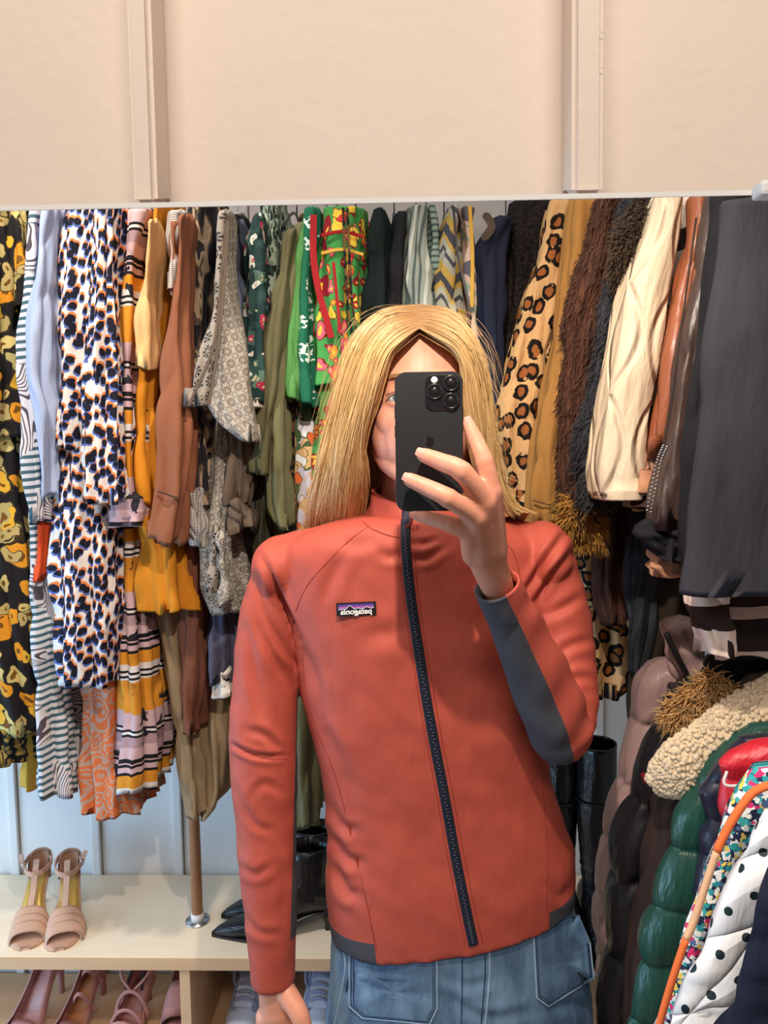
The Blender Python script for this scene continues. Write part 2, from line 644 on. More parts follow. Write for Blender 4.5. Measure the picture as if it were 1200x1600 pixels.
def blue_leopard():
    t = NT('blue_orange_leopard')
    p = t.warp(t.uv(1.3, 0.85), 55, 0.008)
    S_ = 66

    def spot(dx, dy, r):
        d = t.vor(t.off(p, dx, dy), S_)
        nz = t.noise(t.off(p, dx, dy), 90, 1)
        return t.math('LESS_THAN', t.math('ADD', d, t.math('MULTIPLY', nz, 0.3)), r)
    c = t.mix(spot(0.0011, -0.0030, 0.56), C(236, 228, 220), C(232, 132, 66))
    c = t.mix(spot(-0.0008, 0.0027, 0.56), c, C(86, 110, 182))
    c = t.mix(spot(0, 0, 0.52), c, C(24, 25, 40))
    return t.fin(c, 0.45, 0.1)


M['blueleo'] = blue_leopard()
M['blackfloral'] = flowers('black_yellow_floral', C(30, 27, 30), [C(226, 178, 58), C(178, 166, 108), C(228, 152, 40), C(210, 190, 120), C(190, 170, 110)],
                           17, 0.35, C(120, 80, 30), None, C(60, 50, 30), (1.0, 0.8), 0.9, 2)
M['ditsymustard'] = flowers('black_mustard_ditsy', C(34, 32, 32), [C(196, 154, 70), C(170, 132, 62)], 75, 0.40, None, None, None, (1, 1), 0.6, 1)
M['greenfloral'] = flowers('green_folk_floral', C(70, 152, 78), [C(212, 60, 60), C(238, 140, 50), C(232, 204, 74), C(226, 100, 122), C(150, 30, 50)],
                           24, 0.27, C(240, 190, 60), None, C(120, 40, 30), (1.1, 0.8), 0.9, 2)
M['darkgreenfloral'] = flowers('dark_green_floral', C(30, 54, 54), [C(210, 214, 206), C(170, 44, 74), C(90, 120, 104), C(60, 92, 84)],
                               30, 0.27, C(200, 190, 150), C(42, 70, 66), None, (1, 0.8), 0.9)
M['whitefloral'] = flowers('white_orange_floral', C(206, 204, 222), [C(226, 112, 60), C(76, 102, 66), C(216, 176, 122), C(238, 238, 244)],
                           28, 0.36, None, C(210, 172, 124), C(70, 92, 60), (1, 0.7), 0.6)
M['mintfloral'] = flowers('mint_textured', C(176, 190, 170), [C(52, 72, 66), C(130, 150, 134), C(30, 44, 42)], 60, 0.38, None, None, None, (1.6, 0.6), 0.8)
M['ditsy'] = flowers('multicolour_ditsy', C(34, 44, 70), [C(230, 228, 218), C(44, 150, 152), C(84, 108, 150), C(216, 50, 108), C(232, 200, 92), C(236, 234, 226), C(60, 160, 160)],
                     84, 0.40, None, C(232, 230, 222), None, (1, 1), 0.8)


def orange_paisley():
    t = NT('orange_paisley')
    p = t.warp(t.uv(1, 0.7), 22, 0.05)
    d = t.math('SINE', t.math('MULTIPLY', t.vor(p, 34), 22.0))
    n_ = t.noise(p, 70, 2)
    f = t.ss(t.math('ADD', d, t.math('MULTIPLY', n_, 1.2)), 0.5, 0.9)
    return t.fin(t.mix(f, C(216, 112, 62), C(186, 150, 132)), 0.4, 0.1)


M['paisley'] = orange_paisley()


def stripes(name, a, b, per, duty=0.5, rot=0.0, wob=0.0, scrib=None, c2=None):
    t = NT(name)
    p = t.uv(1, 1, rot)
    if wob:
        p = t.warp(p, 12, wob)
    x, y = t.xy(p)
    f = t.math('FRACT', t.math('DIVIDE', y, per))
    c = t.mix(t.math('LESS_THAN', f, duty), a, b)
    if c2 is not None:
        g = t.math('FRACT', t.math('DIVIDE', y, per * 3.0))
        c = t.mix(t.math('LESS_THAN', g, 0.14), c, c2)
    if scrib is not None:
        q = t.warp(t.uv(1, 0.55), 9, 0.1)
        reg = t.ss(t.noise(q, 14, 1), 0.5, 0.53)
        ln = t.math('LESS_THAN', t.math('FRACT', t.math('MULTIPLY', t.noise(q, 16, 1), 26.0)), 0.35)
        c = t.mix(reg, c, t.mix(ln, C(222, 216, 218), scrib))
    return t.fin(c, 0.4, 0.1)


M['tealstripe'] = stripes('teal_stripe_leaf', C(218, 216, 218), C(70, 100, 112), 0.0135, 0.45, 0.12, 0.006, C(86, 78, 84))
M['greystripe'] = stripes('grey_green_stripe', C(150, 158, 148), C(84, 98, 94), 0.011, 0.42, 1.45, 0.0, None, C(196, 200, 190))
M['tealhoriz'] = stripes('sage_stripe', C(138, 158, 148), C(78, 96, 94), 0.011, 0.4, 0.0)
M['zebra'] = stripes('brown_white_band', C(232, 212, 198), C(52, 36, 30), 0.062, 0.46, 0.12, 0.02)
M['darkband'] = stripes('dark_cream_band', C(44, 34, 32), C(206, 184, 168), 0.058, 0.26, 0.06, 0.01)
M['zebraslant'] = stripes('brown_white_slant', C(226, 214, 206), C(48, 34, 28), 0.10, 0.36, 0.5, 0.05)


def gingham():
    t = NT('small_gingham')
    x, y = t.xy(t.uv(260, 260))
    f = t.math('MULTIPLY', t.math('LESS_THAN', t.math('FRACT', x), 0.35), 0.5)
    g = t.math('MULTIPLY', t.math('LESS_THAN', t.math('FRACT', y), 0.35), 0.5)
    return t.fin(t.mix(t.math('ADD', f, g), C(206, 198, 192), C(84, 76, 76)), 0.3, 0)


M['gingham'] = gingham()


def plaid():
    t = NT('orange_pink_plaid')
    x, y = t.xy(t.uv())
    f = t.math('FRACT', t.math('DIVIDE', y, 0.235))
    O, K, W, R_, B_ = C(218, 144, 44), C(28, 26, 30), C(226, 218, 214), C(206, 172, 176), C(170, 140, 146)
    c = t.ramp(f, [(0, O), (0.20, W), (0.215, K), (0.235, W), (0.26, K), (0.28, W), (0.33, O), (0.43, K), (0.455, R_),
                   (0.50, K), (0.52, R_), (0.535, K), (0.57, R_), (0.66, B_), (0.74, K), (0.76, W), (0.78, K), (0.80, R_), (0.86, R_), (0.93, O)], 'CONSTANT')
    q = t.warp(t.uv(1, 0.7), 30, 0.03)
    d = t.vor(q, 34)
    band = t.ss(t.math('SINE', t.math('MULTIPLY_ADD', f, 6.283)), 0.1, 0.3)
    fl = t.math('LESS_THAN', t.math('ADD', d, t.math('MULTIPLY', t.noise(q, 120, 1), 0.7)), 0.62)
    reg = t.ss(t.noise(q, 7, 1), 0.50, 0.53)
    c = t.mix(t.math('MULTIPLY', fl, reg), c, C(40, 38, 46))
    return t.fin(c, 0.35, 0.1)


M['plaid'] = plaid()


def brush():
    t = NT('brushstroke_camouflage')
    p = t.warp(t.uv(1.4, 0.55), 14, 0.07)
    f = t.noise(p, 34, 1.0)
    c = t.ramp(f, [(0, C(36, 34, 38)), (0.44, C(36, 34, 38)), (0.46, C(92, 78, 66)), (0.52, C(176, 150, 122)), (0.6, C(190, 164, 134)), (0.66, C(50, 46, 48))], 'CONSTANT')
    return t.fin(c, 0.4, 0.1)


M['brush'] = brush()


def geo():
    t = NT('grey_medallion_print')
    G, D = C(170, 162, 150), C(100, 91, 84)
    sx = 50.0
    u = t.uv(sx, sx, 0.32)
    x, y = t.xy(u)

    def cell(x, y, ox, oy):
        a = t.math('SUBTRACT', t.math('FRACT', t.math('ADD', x, ox)), 0.5)
        b = t.math('SUBTRACT', t.math('FRACT', t.math('ADD', y, oy)), 0.5)
        r = t.math('SQRT', t.math('ADD', t.math('MULTIPLY', a, a), t.math('MULTIPLY', b, b)))
        th = t.math('ARCTAN2', b, a)
        return r, th
    r, th = cell(x, y, 0, 0)
    r2, th2 = cell(x, y, 0.5, 0.5)
    ring = t.math('LESS_THAN', t.math('ABSOLUTE', t.math('SUBTRACT', r, 0.30)), 0.045)
    dot = t.math('LESS_THAN', t.math('ABSOLUTE', t.math('SUBTRACT', r, 0.16)), 0.035)
    pet = t.math('MULTIPLY', t.math('GREATER_THAN', t.math('SINE', t.math('MULTIPLY', th2, 8.0)), 0.1), t.math('LESS_THAN', t.math('ABSOLUTE', t.math('SUBTRACT', r2, 0.22)), 0.08))
    f = t.math('MAXIMUM', t.math('MAXIMUM', ring, dot), pet)
    return t.fin(t.mix(f, G, D), 0.3, 0.05)


M['geo'] = geo()


def geoborder():
    t = NT('grey_flower_border')
    u = t.uv(40, 40, 0.32)
    x, y = t.xy(u)
    a = t.math('SUBTRACT', t.math('FRACT', x), 0.5)
    b = t.math('SUBTRACT', t.math('FRACT', y), 0.5)
    r = t.math('SQRT', t.math('ADD', t.math('MULTIPLY', a, a), t.math('MULTIPLY', b, b)))
    th = t.math('ARCTAN2', b, a)
    pet = t.math('MULTIPLY', t.math('GREATER_THAN', t.math('SINE', t.math('MULTIPLY', th, 8.0)), -0.3), t.math('LESS_THAN', t.math('ABSOLUTE', t.math('SUBTRACT', r, 0.25)), 0.16))
    return t.fin(t.mix(pet, C(148, 138, 126), C(62, 56, 54)), 0.3, 0.05)


M['geoborder'] = geoborder()


def zigzag():
    t = NT('zigzag_print')
    x, y = t.xy(t.uv())
    tri = t.math('ABSOLUTE', t.math('SUBTRACT', t.math('FRACT', t.math('DIVIDE', x, 0.05)), 0.5))
    f = t.math('FRACT', t.math('DIVIDE', t.math('ADD', y, t.math('MULTIPLY', tri, 0.075)), 0.085))
    c = t.ramp(f, [(0, C(70, 70, 80)), (0.22, C(184, 152, 72)), (0.45, C(160, 160, 146)), (0.62, C(70, 70, 80)), (0.72, C(170, 168, 150)), (0.88, C(184, 152, 72))], 'CONSTANT')
    return t.fin(c, 0.3, 0.1)


M['zigzag'] = zigzag()


def emerald():
    t = NT('emerald_white_flecks')
    p = t.warp(t.uv(1, 0.7), 60, 0.01)
    d = t.vor(p, 34)
    n_ = t.noise(p, 190, 1)
    f = t.math('MULTIPLY', t.math('LESS_THAN', d, 0.28), t.math('GREATER_THAN', n_, 0.5))
    return t.fin(t.mix(f, C(26, 102, 76), C(214, 232, 220)), 0.4, 0.1)


M['emerald'] = emerald()


def pinkprint():
    t = NT('blush_abstract_print')
    p = t.warp(t.uv(1, 0.5), 16, 0.05)
    f = t.noise(p, 40, 1)
    c = t.ramp(f, [(0, C(96, 92, 100)), (0.42, C(206, 178, 158)), (0.56, C(150, 160, 140)), (0.64, C(214, 184, 160))], 'CONSTANT')
    return t.fin(c, 0.3, 0.1)


M['blush'] = pinkprint()


def quilt_cream():
    """onion quilting: arcs crossing in rows"""
    t = NT('cream_quilted_nylon', 0.5, 0.35)
    x, y = t.xy(t.uv())
    a = t.math('SINE', t.math('MULTIPLY', y, 21.5))
    w = t.math('MULTIPLY', a, 0.030)
    f = t.math('FRACT', t.math('DIVIDE', t.math('ADD', x, w), 0.078))
    g = t.math('FRACT', t.math('DIVIDE', t.math('SUBTRACT', x, w), 0.078))
    d1 = t.math('ABSOLUTE', t.math('SUBTRACT', f, 0.5))
    d2 = t.math('ABSOLUTE', t.math('SUBTRACT', g, 0.5))
    h = t.math('MINIMUM', d1, d2)
    hh = t.ss(h, 0.0, 0.11)
    return t.fin(C(222, 202, 172), 0.5, 0.03, hh, 0.7, 0.006)


M['quiltcream'] = quilt_cream()


def polka():
    t = NT('white_polka_dot_quilt', 0.6, 0.3)
    u = t.uv(36, 36, 0.75)
    x, y = t.xy(u)

    def d(ox):
        a = t.math('SUBTRACT', t.math('FRACT', t.math('ADD', x, ox)), 0.5)
        b = t.math('SUBTRACT', t.math('FRACT', t.math('ADD', y, ox)), 0.5)
        return t.math('SQRT', t.math('ADD', t.math('MULTIPLY', a, a), t.math('MULTIPLY', b, b)))
    f = t.math('LESS_THAN', d(0.0), 0.15)
    xa, ya = t.xy(t.uv(16, 16, 0.45))
    xb, yb = t.xy(t.uv(16, 16, -0.5))
    q = t.math('MINIMUM', t.math('ABSOLUTE', t.math('SUBTRACT', t.math('FRACT', ya), 0.5)), t.math('ABSOLUTE', t.math('SUBTRACT', t.math('FRACT', xb), 0.5)))
    h = t.math('POWER', t.math('MULTIPLY', q, 2.0), 0.4)
    return t.fin(t.mix(f, C(232, 230, 228), C(28, 44, 48)), 0.3, 0.03, h, 0.7, 0.012)


M['polka'] = polka()

# ------------------------------------------------------------------ materials: person
def jacketmat(name, col, rough=0.62):
    t = NT(name, rough, 0.3)
    g = t.n('ShaderNodeNewGeometry').outputs[0]
    f = t.noise(g, 30.0, 3.0)
    t.set(t.b.inputs['Base Color'], t.mix(f, tuple(c * 0.95 for c in col), tuple(c * 1.05 for c in col)))
    w = t.noise(t.n('ShaderNodeMapping', {0: g, 2: (0.2, 0.3, 0.5), 3: (22, 22, 9)}).outputs[0], 1.0, 3.0)
    h = t.n('ShaderNodeBump', {'Strength': 0.3, 'Distance': 0.012, 'Height': w}).outputs[0]
    h = t.n('ShaderNodeBump', {'Strength': 0.1, 'Distance': 0.001, 'Height': t.noise(g, 1400.0, 1.0), 'Normal': h}).outputs[0]
    t.t.links.new(h, t.b.inputs['Normal'])
    return t.m


M['jacket'] = jacketmat('terracotta_shell', C(178, 80, 64))
M['jacketdark'] = jacketmat('charcoal_stretch', C(70, 70, 76), 0.8)
M['zip'] = NT('navy_zip_tape', 0.6, 0.3).fin(C(30, 34, 48), 0, 0)
M['zipteeth'] = NT('zip_teeth', 0.35, 0.5).fin(C(58, 62, 76), 0, 0)
M['seam'] = NT('dark_seam_thread', 0.8, 0.2).fin(C(150, 58, 48), 0, 0)  # thread a darker red than the jacket shell, for seams and zip cords
M['patchblack'] = NT('patch_black', 0.8, 0.2).fin(C(34, 30, 34), 0, 0)
M['patchpurple'] = NT('patch_purple', 0.8, 0.2).fin(C(92, 66, 150), 0, 0)
M['patchpink'] = NT('patch_pink', 0.8, 0.2).fin(C(178, 96, 150), 0, 0)
M['patchblue'] = NT('patch_blue', 0.8, 0.2).fin(C(92, 120, 190), 0, 0)
M['patchwhite'] = NT('patch_white', 0.8, 0.2).fin(C(240, 236, 232), 0, 0)


def skin():
    t = NT('skin', 0.45, 0.35)
    g = t.n('ShaderNodeNewGeometry').outputs[0]
    f = t.noise(g, 35.0, 3.0)
    c = t.mix(f, C(206, 134, 106), C(224, 160, 132))
    t.set(t.b.inputs['Base Color'], c)
    t.b.inputs['Subsurface Weight'].default_value = 0.12
    t.b.inputs['Subsurface Radius'].default_value = (0.012, 0.005, 0.003)
    t.b.inputs['Subsurface Scale'].default_value = 0.5
    h = t.n('ShaderNodeBump', {'Strength': 0.12, 'Distance': 0.002, 'Height': t.noise(g, 160.0, 3.0)}).outputs[0]
    t.t.links.new(h, t.b.inputs['Normal'])
    return t.m


M['skin'] = skin()
M['nail'] = NT('fingernail', 0.25, 0.5).fin(C(222, 154, 136), 0, 0)
M['lip'] = NT('lips', 0.4, 0.4).fin(C(196, 112, 104), 0, 0)
M['eyewhite'] = NT('eye_white', 0.2, 0.5).fin(C(196, 182, 174), 0, 0)
M['iris'] = NT('iris', 0.2, 0.5).fin(C(84, 96, 104), 0, 0)
M['brow'] = NT('eyebrow_hair', 0.7, 0.2).fin(C(150, 108, 74), 0, 0)


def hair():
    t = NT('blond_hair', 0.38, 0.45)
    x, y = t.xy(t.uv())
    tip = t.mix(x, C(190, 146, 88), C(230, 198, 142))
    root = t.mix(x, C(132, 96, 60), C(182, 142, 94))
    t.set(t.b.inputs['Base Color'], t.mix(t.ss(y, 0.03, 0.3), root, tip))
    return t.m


M['hair'] = hair()


def denim():
    t = NT('washed_denim', 0.85, 0.2)
    g = t.n('ShaderNodeNewGeometry').outputs[0]
    f = t.noise(t.n('ShaderNodeMapping', {0: g, 3: (40, 40, 12)}).outputs[0], 1.0, 4.0)
    k = t.noise(t.n('ShaderNodeMapping', {0: g, 3: (700, 700, 160)}).outputs[0], 1.0, 2.0)
    b = t.noise(g, 9.0, 2.0)
    c = t.ramp(t.math('MULTIPLY_ADD', f, 0.6), [(0, C(62, 92, 124)), (1, C(120, 150, 174))])
    c = t.mix(t.ss(f, 0.3, 0.7), C(48, 78, 112), C(104, 136, 164))
    c = t.mix(t.math('MULTIPLY', k, 0.5), c, C(138, 162, 182))
    c = t.mix(t.math('MULTIPLY', t.ss(b, 0.45, 0.7), 0.5), c, C(40, 66, 98))
    t.set(t.b.inputs['Base Color'], c)
    h = t.n('ShaderNodeBump', {'Strength': 0.5, 'Distance': 0.006, 'Height': f}).outputs[0]
    h = t.n('ShaderNodeBump', {'Strength': 0.3, 'Distance': 0.001, 'Height': k, 'Normal': h}).outputs[0]
    t.t.links.new(h, t.b.inputs['Normal'])
    return t.m


M['denim'] = denim()
M['denimlight'] = NT('denim_edge', 0.9, 0.2).fin(C(146, 168, 186), 0, 0)
M['stitch'] = NT('dark_stitch', 0.8, 0.2).fin(C(44, 62, 88), 0, 0)

# phone
M['phone'] = NT('matt_black_glass', 0.42, 0.5).fin(C(32, 33, 35), 0, 0)
M['phonerim'] = NT('graphite_rim', 0.25, 0.5, Metallic=0.8).fin(C(70, 68, 66), 0, 0)
M['plate'] = NT('camera_plate_glass', 0.18, 0.5).fin(C(26, 24, 26), 0, 0)
M['lens'] = NT('lens_glass', 0.05, 0.8).fin(C(14, 10, 12), 0, 0)
M['flash'] = NT('flash_diffuser', 0.3, 0.5).fin(C(226, 220, 212), 0, 0)
M['logo'] = NT('glossy_dark_logo', 0.12, 0.6).fin(C(26, 20, 22), 0, 0)
M['screen'] = NT('screen_glass', 0.1, 0.5).fin(C(10, 10, 12), 0, 0)

# shoes
M['nude'] = plain('nude_suede', C(206, 164, 140), 0.85, 0.1, 0.3)
M['gold'] = NT('gold_insole', 0.35, 0.5, Metallic=0.35).fin(C(206, 166, 84), 0, 0)
M['pinkpatent'] = NT('pink_patent', 0.2, 0.6).fin(C(202, 150, 146), 0, 0)
M['pinkleather'] = plain('dusty_pink_leather', C(190, 134, 126), 0.6, 0.1, 0.2)
M['insole'] = plain('tan_insole', C(176, 112, 72), 0.7, 0.1, 0.2)
M['whitecanvas'] = plain('pale_blue_canvas', C(206, 212, 228), 0.9, 0.2, 0.4)
M['lace'] = plain('grey_blue_lace', C(150, 160, 188), 0.9, 0.2, 0.4)
M['darkheel'] = NT('black_heel', 0.35, 0.5).fin(C(28, 24, 24), 0, 0)

# ------------------------------------------------------------------ the setting
ZF = 0.0
YB = 1.70
SHZ = 0.426
fl = box('floor', (-2.6, -1.8, -0.05), (1.1, YB + 0.1, 0.0), M['floor'], kind='structure')
box('ceiling', (-2.6, 0.37, 2.5), (1.1, YB + 0.1, 2.56), M['ceil'], kind='structure')
box('wall_right', (0.98, 0.42, 0.0), (1.04, YB + 0.1, 2.5), M['wallback'], kind='structure')
wb = box('wall_back', (-2.6, YB + 0.022, 0.0), (1.04, YB + 0.08, 2.5), M['wallback'], kind='structure')
wl = box('wall_left', (-2.66, 0.42, 0.0), (-2.6, YB + 0.1, 2.5), M['wallback'], kind='structure')
x0 = P(20, 1300, YB).x
pitch = P(277, 1300, YB).x - P(148, 1300, YB).x
k = -9
while x0 + k * pitch < 1.0:
    xa = x0 + k * pitch
    if xa > -2.55:
        box('panel', (xa + 0.013, YB + 0.010, 0.0), (min(xa + pitch - 0.013, 0.978), YB + 0.022, 2.498), M['wallback'], wb, 0.001)
        box('batten', (xa - 0.0105, YB, 0.0), (xa + 0.0105, YB + 0.022, 2.498), M['wallback'], wb, 0.003)
    k += 1

# the wall above the mirror (camera side) with its two upright battens, cut off by the mirror's top edge
YM = 0.350
e0, e1 = P(0, 331, YM), P(1200, 306, YM)
sl = (e1.z - e0.z) / (e1.x - e0.x)


def edge_z(x):
    return e0.z + (x - e0.x) * sl


def slab(name, xa, xb, ya, yb, ztop, mat, parent=None, kind=None, bev=0.0, lift=0.0):
    bm = bmesh.new()
    co = []
    for y in (ya, yb):
        for (x, z) in ((xa, edge_z(xa) + lift), (xb, edge_z(xb) + lift), (xb, ztop), (xa, ztop)):
            co.append(bm.verts.new((x, y, z if z > 2.4 else CAM.z + (z - CAM.z) * y / YM)))
    for f in ((0, 1, 2, 3), (7, 6, 5, 4), (0, 4, 5, 1), (1, 5, 6, 2), (2, 6, 7, 3), (3, 7, 4, 0)):
        bm.faces.new([co[i] for i in f])
    if bev:
        bmesh.ops.bevel(bm, geom=[e for e in bm.edges if abs(e.verts[0].co.z - e.verts[1].co.z) > 0.3 or True], offset=bev, segments=3, affect='EDGES')
    bm.verts.index_update()
    vs = [v.co.copy() for v in bm.verts]
    fs = [[v.index for v in f.verts] for f in bm.faces]
    bm.free()
    return mesh(name, vs, fs, mat, parent, smooth=False, kind=kind)


wf = slab('wall_front', -1.3, 1.0, 0.376, 0.382, 2.5, M['wall'], kind='structure', lift=0.002)
for (ua, ub) in ((203, 240), (895, 944)):
    xa, xb = P(ua, 200, 0.353).x, P(ub, 200, 0.353).x
    slab('batten', xa, xb, 0.353, 0.377, 2.498, M['wall'], wf, bev=0.0025, lift=0.002)
ru = random.Random(4)
for (u, v, s) in ((182, 188, 5), (178, 205, 4), (170, 216, 5), (342, 131, 2), (398, 118, 2), (455, 176, 9), (955, 205, 7), (963, 225, 8), (950, 190, 5), (941, 50, 3), (942, 105, 3)):
    y = 0.3765 if not 940 <= u <= 943 else 0.353
    c = P(u, v, y)
    r = s / F * y * 0.6
    bm = bmesh.new()
    bmesh.ops.create_icosphere(bm, subdivisions=2, radius=r)
    for q in bm.verts:
        q.co = V3((q.co.x * 1.2, q.co.y * 0.28, q.co.z * 0.8)) * (1 + 0.35 * mnoise.noise(q.co * 400 + V3((u, v, 0)))) + c
    bm.verts.index_update()
    mesh('paint_blob', [q.co.copy() for q in bm.verts], [[q.index for q in f.verts] for f in bm.faces], M['wall'], wf)
    bm.free()
tr = slab('mirror_edge', -1.3, 1.0, YM - 0.004, YM + 0.004, 0, M['white'])
bpy.data.objects.remove(tr)
ang = math.atan(sl)
mt = thing('wall_mirror', 'thin pale top edge of the frameless wall mirror', 'mirror', (0, YM, edge_z(0)))
L_ = [V3((x, YM, edge_z(x))) for x in (-1.3, 1.0)]
vs = []
for p in L_:
    for (dy, dz) in ((-0.0015, 0.0), (-0.0015, 0.0024), (0.0015, 0.0024), (0.0015, 0.0008)):
        vs.append(p + V3((0, dy, dz)))
mesh('bevelled_edge', vs, [(0, 1, 5, 4), (1, 2, 6, 5), (2, 3, 7, 6), (3, 0, 4, 7), (0, 3, 2, 1), (4, 5, 6, 7)], M['white'], mt, smooth=False)
pc = P(1196, 298, YM - 0.006)
box('mirror_clip', pc + V3((-0.004, -0.004, -0.003)), pc + V3((0.012, 0.006, 0.004)), M['white'], mt, 0.002)

# ------------------------------------------------------------------ shoe shelf, poles, rails
ysf = 1.40
sh = thing('shoe_shelf', 'pale plywood shoe shelf along the back wall', 'shelf', (-0.4, 1.55, 0.0))
box('shelf_board', (-2.0, ysf, SHZ - 0.026), (0.975, YB - 0.002, SHZ), M['ply'], sh, 0.0015)
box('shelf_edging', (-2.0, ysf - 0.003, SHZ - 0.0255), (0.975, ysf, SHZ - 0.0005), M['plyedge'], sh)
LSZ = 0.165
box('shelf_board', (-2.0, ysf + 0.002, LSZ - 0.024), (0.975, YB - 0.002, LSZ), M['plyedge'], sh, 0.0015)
dx = P(289, 1560, ysf).x
for xd in (dx, dx - 0.95, dx + 0.95):
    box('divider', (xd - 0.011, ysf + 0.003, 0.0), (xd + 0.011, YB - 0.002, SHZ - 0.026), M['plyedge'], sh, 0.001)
RZ = 2.07
ypole = 1.52
pp = P(309, 1440, ypole)
wp = thing('rail_pole', 'round wooden pole standing on the shoe shelf', 'pole', (pp.x, ypole, SHZ))
tube('pole', [(pp.x, ypole, SHZ + 0.012), (pp.x - 0.004, ypole, RZ - 0.01)], 0.0125, M['pole'], wp, 20)
tube('ferrule', [(pp.x, ypole, SHZ + 0.003), (pp.x, ypole, SHZ + 0.02)], 0.0145, M['white'], wp, 20)
tube('flange', [(pp.x, ypole, SHZ), (pp.x, ypole, SHZ + 0.003)], 0.027, M['steel'], wp, 24)
for q in range(3):
    a = 0.6 + q * 2.09
    c = V3((pp.x + 0.021 * math.cos(a), ypole + 0.021 * math.sin(a), SHZ + 0.003))
    tube('screw', [c, c + V3((0, 0, 0.0015))], 0.003, M['steel'], wp, 8)
tag(tube('garment_rail', [(-2.0, 1.52, RZ), (0.97, 1.52, RZ)], 0.0125, M['pole'], None, 16), 'long wooden rail the dresses hang from', 'rail')
tag(tube('garment_rail', [(0.66, 0.55, RZ - 0.01), (0.66, 1.50, RZ - 0.01)], 0.0125, M['pole'], None, 16), 'short upper wooden rail carrying the coats', 'rail')
tag(tube('garment_rail', [(0.66, 0.50, 1.20), (0.66, 1.60, 1.20)], 0.0125, M['pole'], None, 16), 'short lower wooden rail carrying the padded jackets', 'rail')
# ------------------------------------------------------------------ garments
GS = [0]


def garment(name, label, cat_, parts, group):
    r = parts[0]
    last = r[1][-1]
    b = P((last[1] + last[2]) / 2, last[0], r[2])
    t = thing(name, label, cat_, (b.x, r[2] + r[3] / 2, b.z), group)
    out = []
    for q in parts:
        nm, rows, y0, dp, mt_ = q[:5]
        if group in (GR, GL) and max(x[2] for x in rows) >= 1200:
            # the far side of a coat reaches past its rail, out of the frame
            ue = 600 + F * (0.90 / y0) * 0.985
            rows = [(a, b, max(c_, ue)) for a, b, c_ in rows]
            q = (nm, rows) + tuple(q[2:])
        kw = dict(q[5]) if len(q) > 5 else {}
        GS[0] += 1
        kw.setdefault('seed', GS[0])
        out.append(hang(nm, rows, y0, dp, M[mt_], t, **kw))
    return t, out


def rib(name, pts, w, mat, parent, thick=0.0015, label=None, facing=None):
    """flat band through 3-d points, facing the room"""
    c = cat(pts, max(8, len(pts) * 8))
    fr = frames(c)
    V, Fc = [], []
    for (p, t_, a, b) in fr:
        nrm = V3(facing) if facing else V3((0, -1, 0))
        nrm = (nrm - t_ * nrm.dot(t_)).normalized()
        s = t_.cross(nrm)
        for (i, j) in ((-1, 1), (1, 1), (1, -1), (-1, -1)):
            V.append(p + s * (w / 2 * i) + nrm * (thick / 2 * j))
    m = len(fr)
    for i in range(m - 1):
        for k_ in range(4):
            k2 = (k_ + 1) % 4
            Fc.append((i * 4 + k_, i * 4 + k2, i * 4 + 4 + k2, i * 4 + 4 + k_))
    Fc += [(3, 2, 1, 0), tuple((m - 1) * 4 + i for i in range(4))]
    uv = [(p.x + p.y, p.z) for p in V]
    return mesh(name, V, Fc, mat, parent, uv, smooth=False, label=label)


GB = 'dresses and tops on the back rail'
GR = 'coats on the upper right rail'
GL = 'padded jackets on the lower right rail'
D = 0.26
garment('floral_dress', 'black dress with large yellow and orange flowers, far left', 'dress', [
    ('skirt', [(640, -75, 40), (760, -70, 46), (900, -60, 68), (1050, -20, 75), (1150, 24, 74)], 1.30, D, 'blackfloral', dict(amp=0.010)),
    ('bodice', [(312, -75, 20), (420, -70, 26), (560, -70, 34), (680, -70, 40)], 1.275, D, 'blackfloral'),
    ('sleeve', [(312, 12, 42), (400, 18, 44), (480, 22, 38)], 1.31, 0.10, 'blackfloral')], GB)
garment('ditsy_dress', 'black and mustard tiny-print dress showing low at far left', 'dress', [
    ('skirt', [(900, -75, 6), (980, -70, 18), (1100, -70, 52), (1160, -70, 50), (1203, -70, 44)], 1.35, 0.2, 'ditsymustard')], GB)
garment('yellow_skirt', 'plain yellow hem peeking out below the black floral dress', 'skirt', [
    ('skirt', [(1090, 52, 70), (1130, 46, 74), (1236, 47, 72)], 1.40, 0.18, 'yellow')], GB)
garment('striped_dress', 'teal and white striped dress with leaf drawings and wide sleeve', 'dress', [
    ('skirt', [(700, 62, 90), (820, 66, 95), (950, 72, 102), (1100, 73, 116), (1200, 71, 126), (1250, 71, 129)], 1.31, D, 'tealstripe', dict(amp=0.011)),
    ('sleeve', [(312, 54, 66), (420, 40, 60), (560, 34, 56), (700, 40, 72), (780, 48, 76), (818, 54, 74)], 1.262, 0.11, 'tealstripe')], GB)
garment('blue_shirt', 'light blue cotton shirt beside the striped dress', 'shirt', [
    ('body', [(312, 78, 92), (420, 70, 90), (600, 66, 92), (700, 66, 90), (770, 68, 90)], 1.28, D, 'lightblue'),
    ('sleeve', [(322, 74, 88), (380, 60, 84), (470, 47, 82), (560, 40, 80), (590, 40, 78), (640, 62, 82), (740, 68, 80), (778, 69, 80)], 1.235, 0.10, 'lightblue')], GB)
garment('orange_top', 'bright red-orange top squeezed beside the light blue shirt', 'shirt', [
    ('body', [(314, 92, 106), (350, 86, 103), (480, 84, 100), (560, 88, 99), (760, 84, 96), (870, 82, 93), (908, 76, 90)], 1.29, D, 'redorange')], GB)
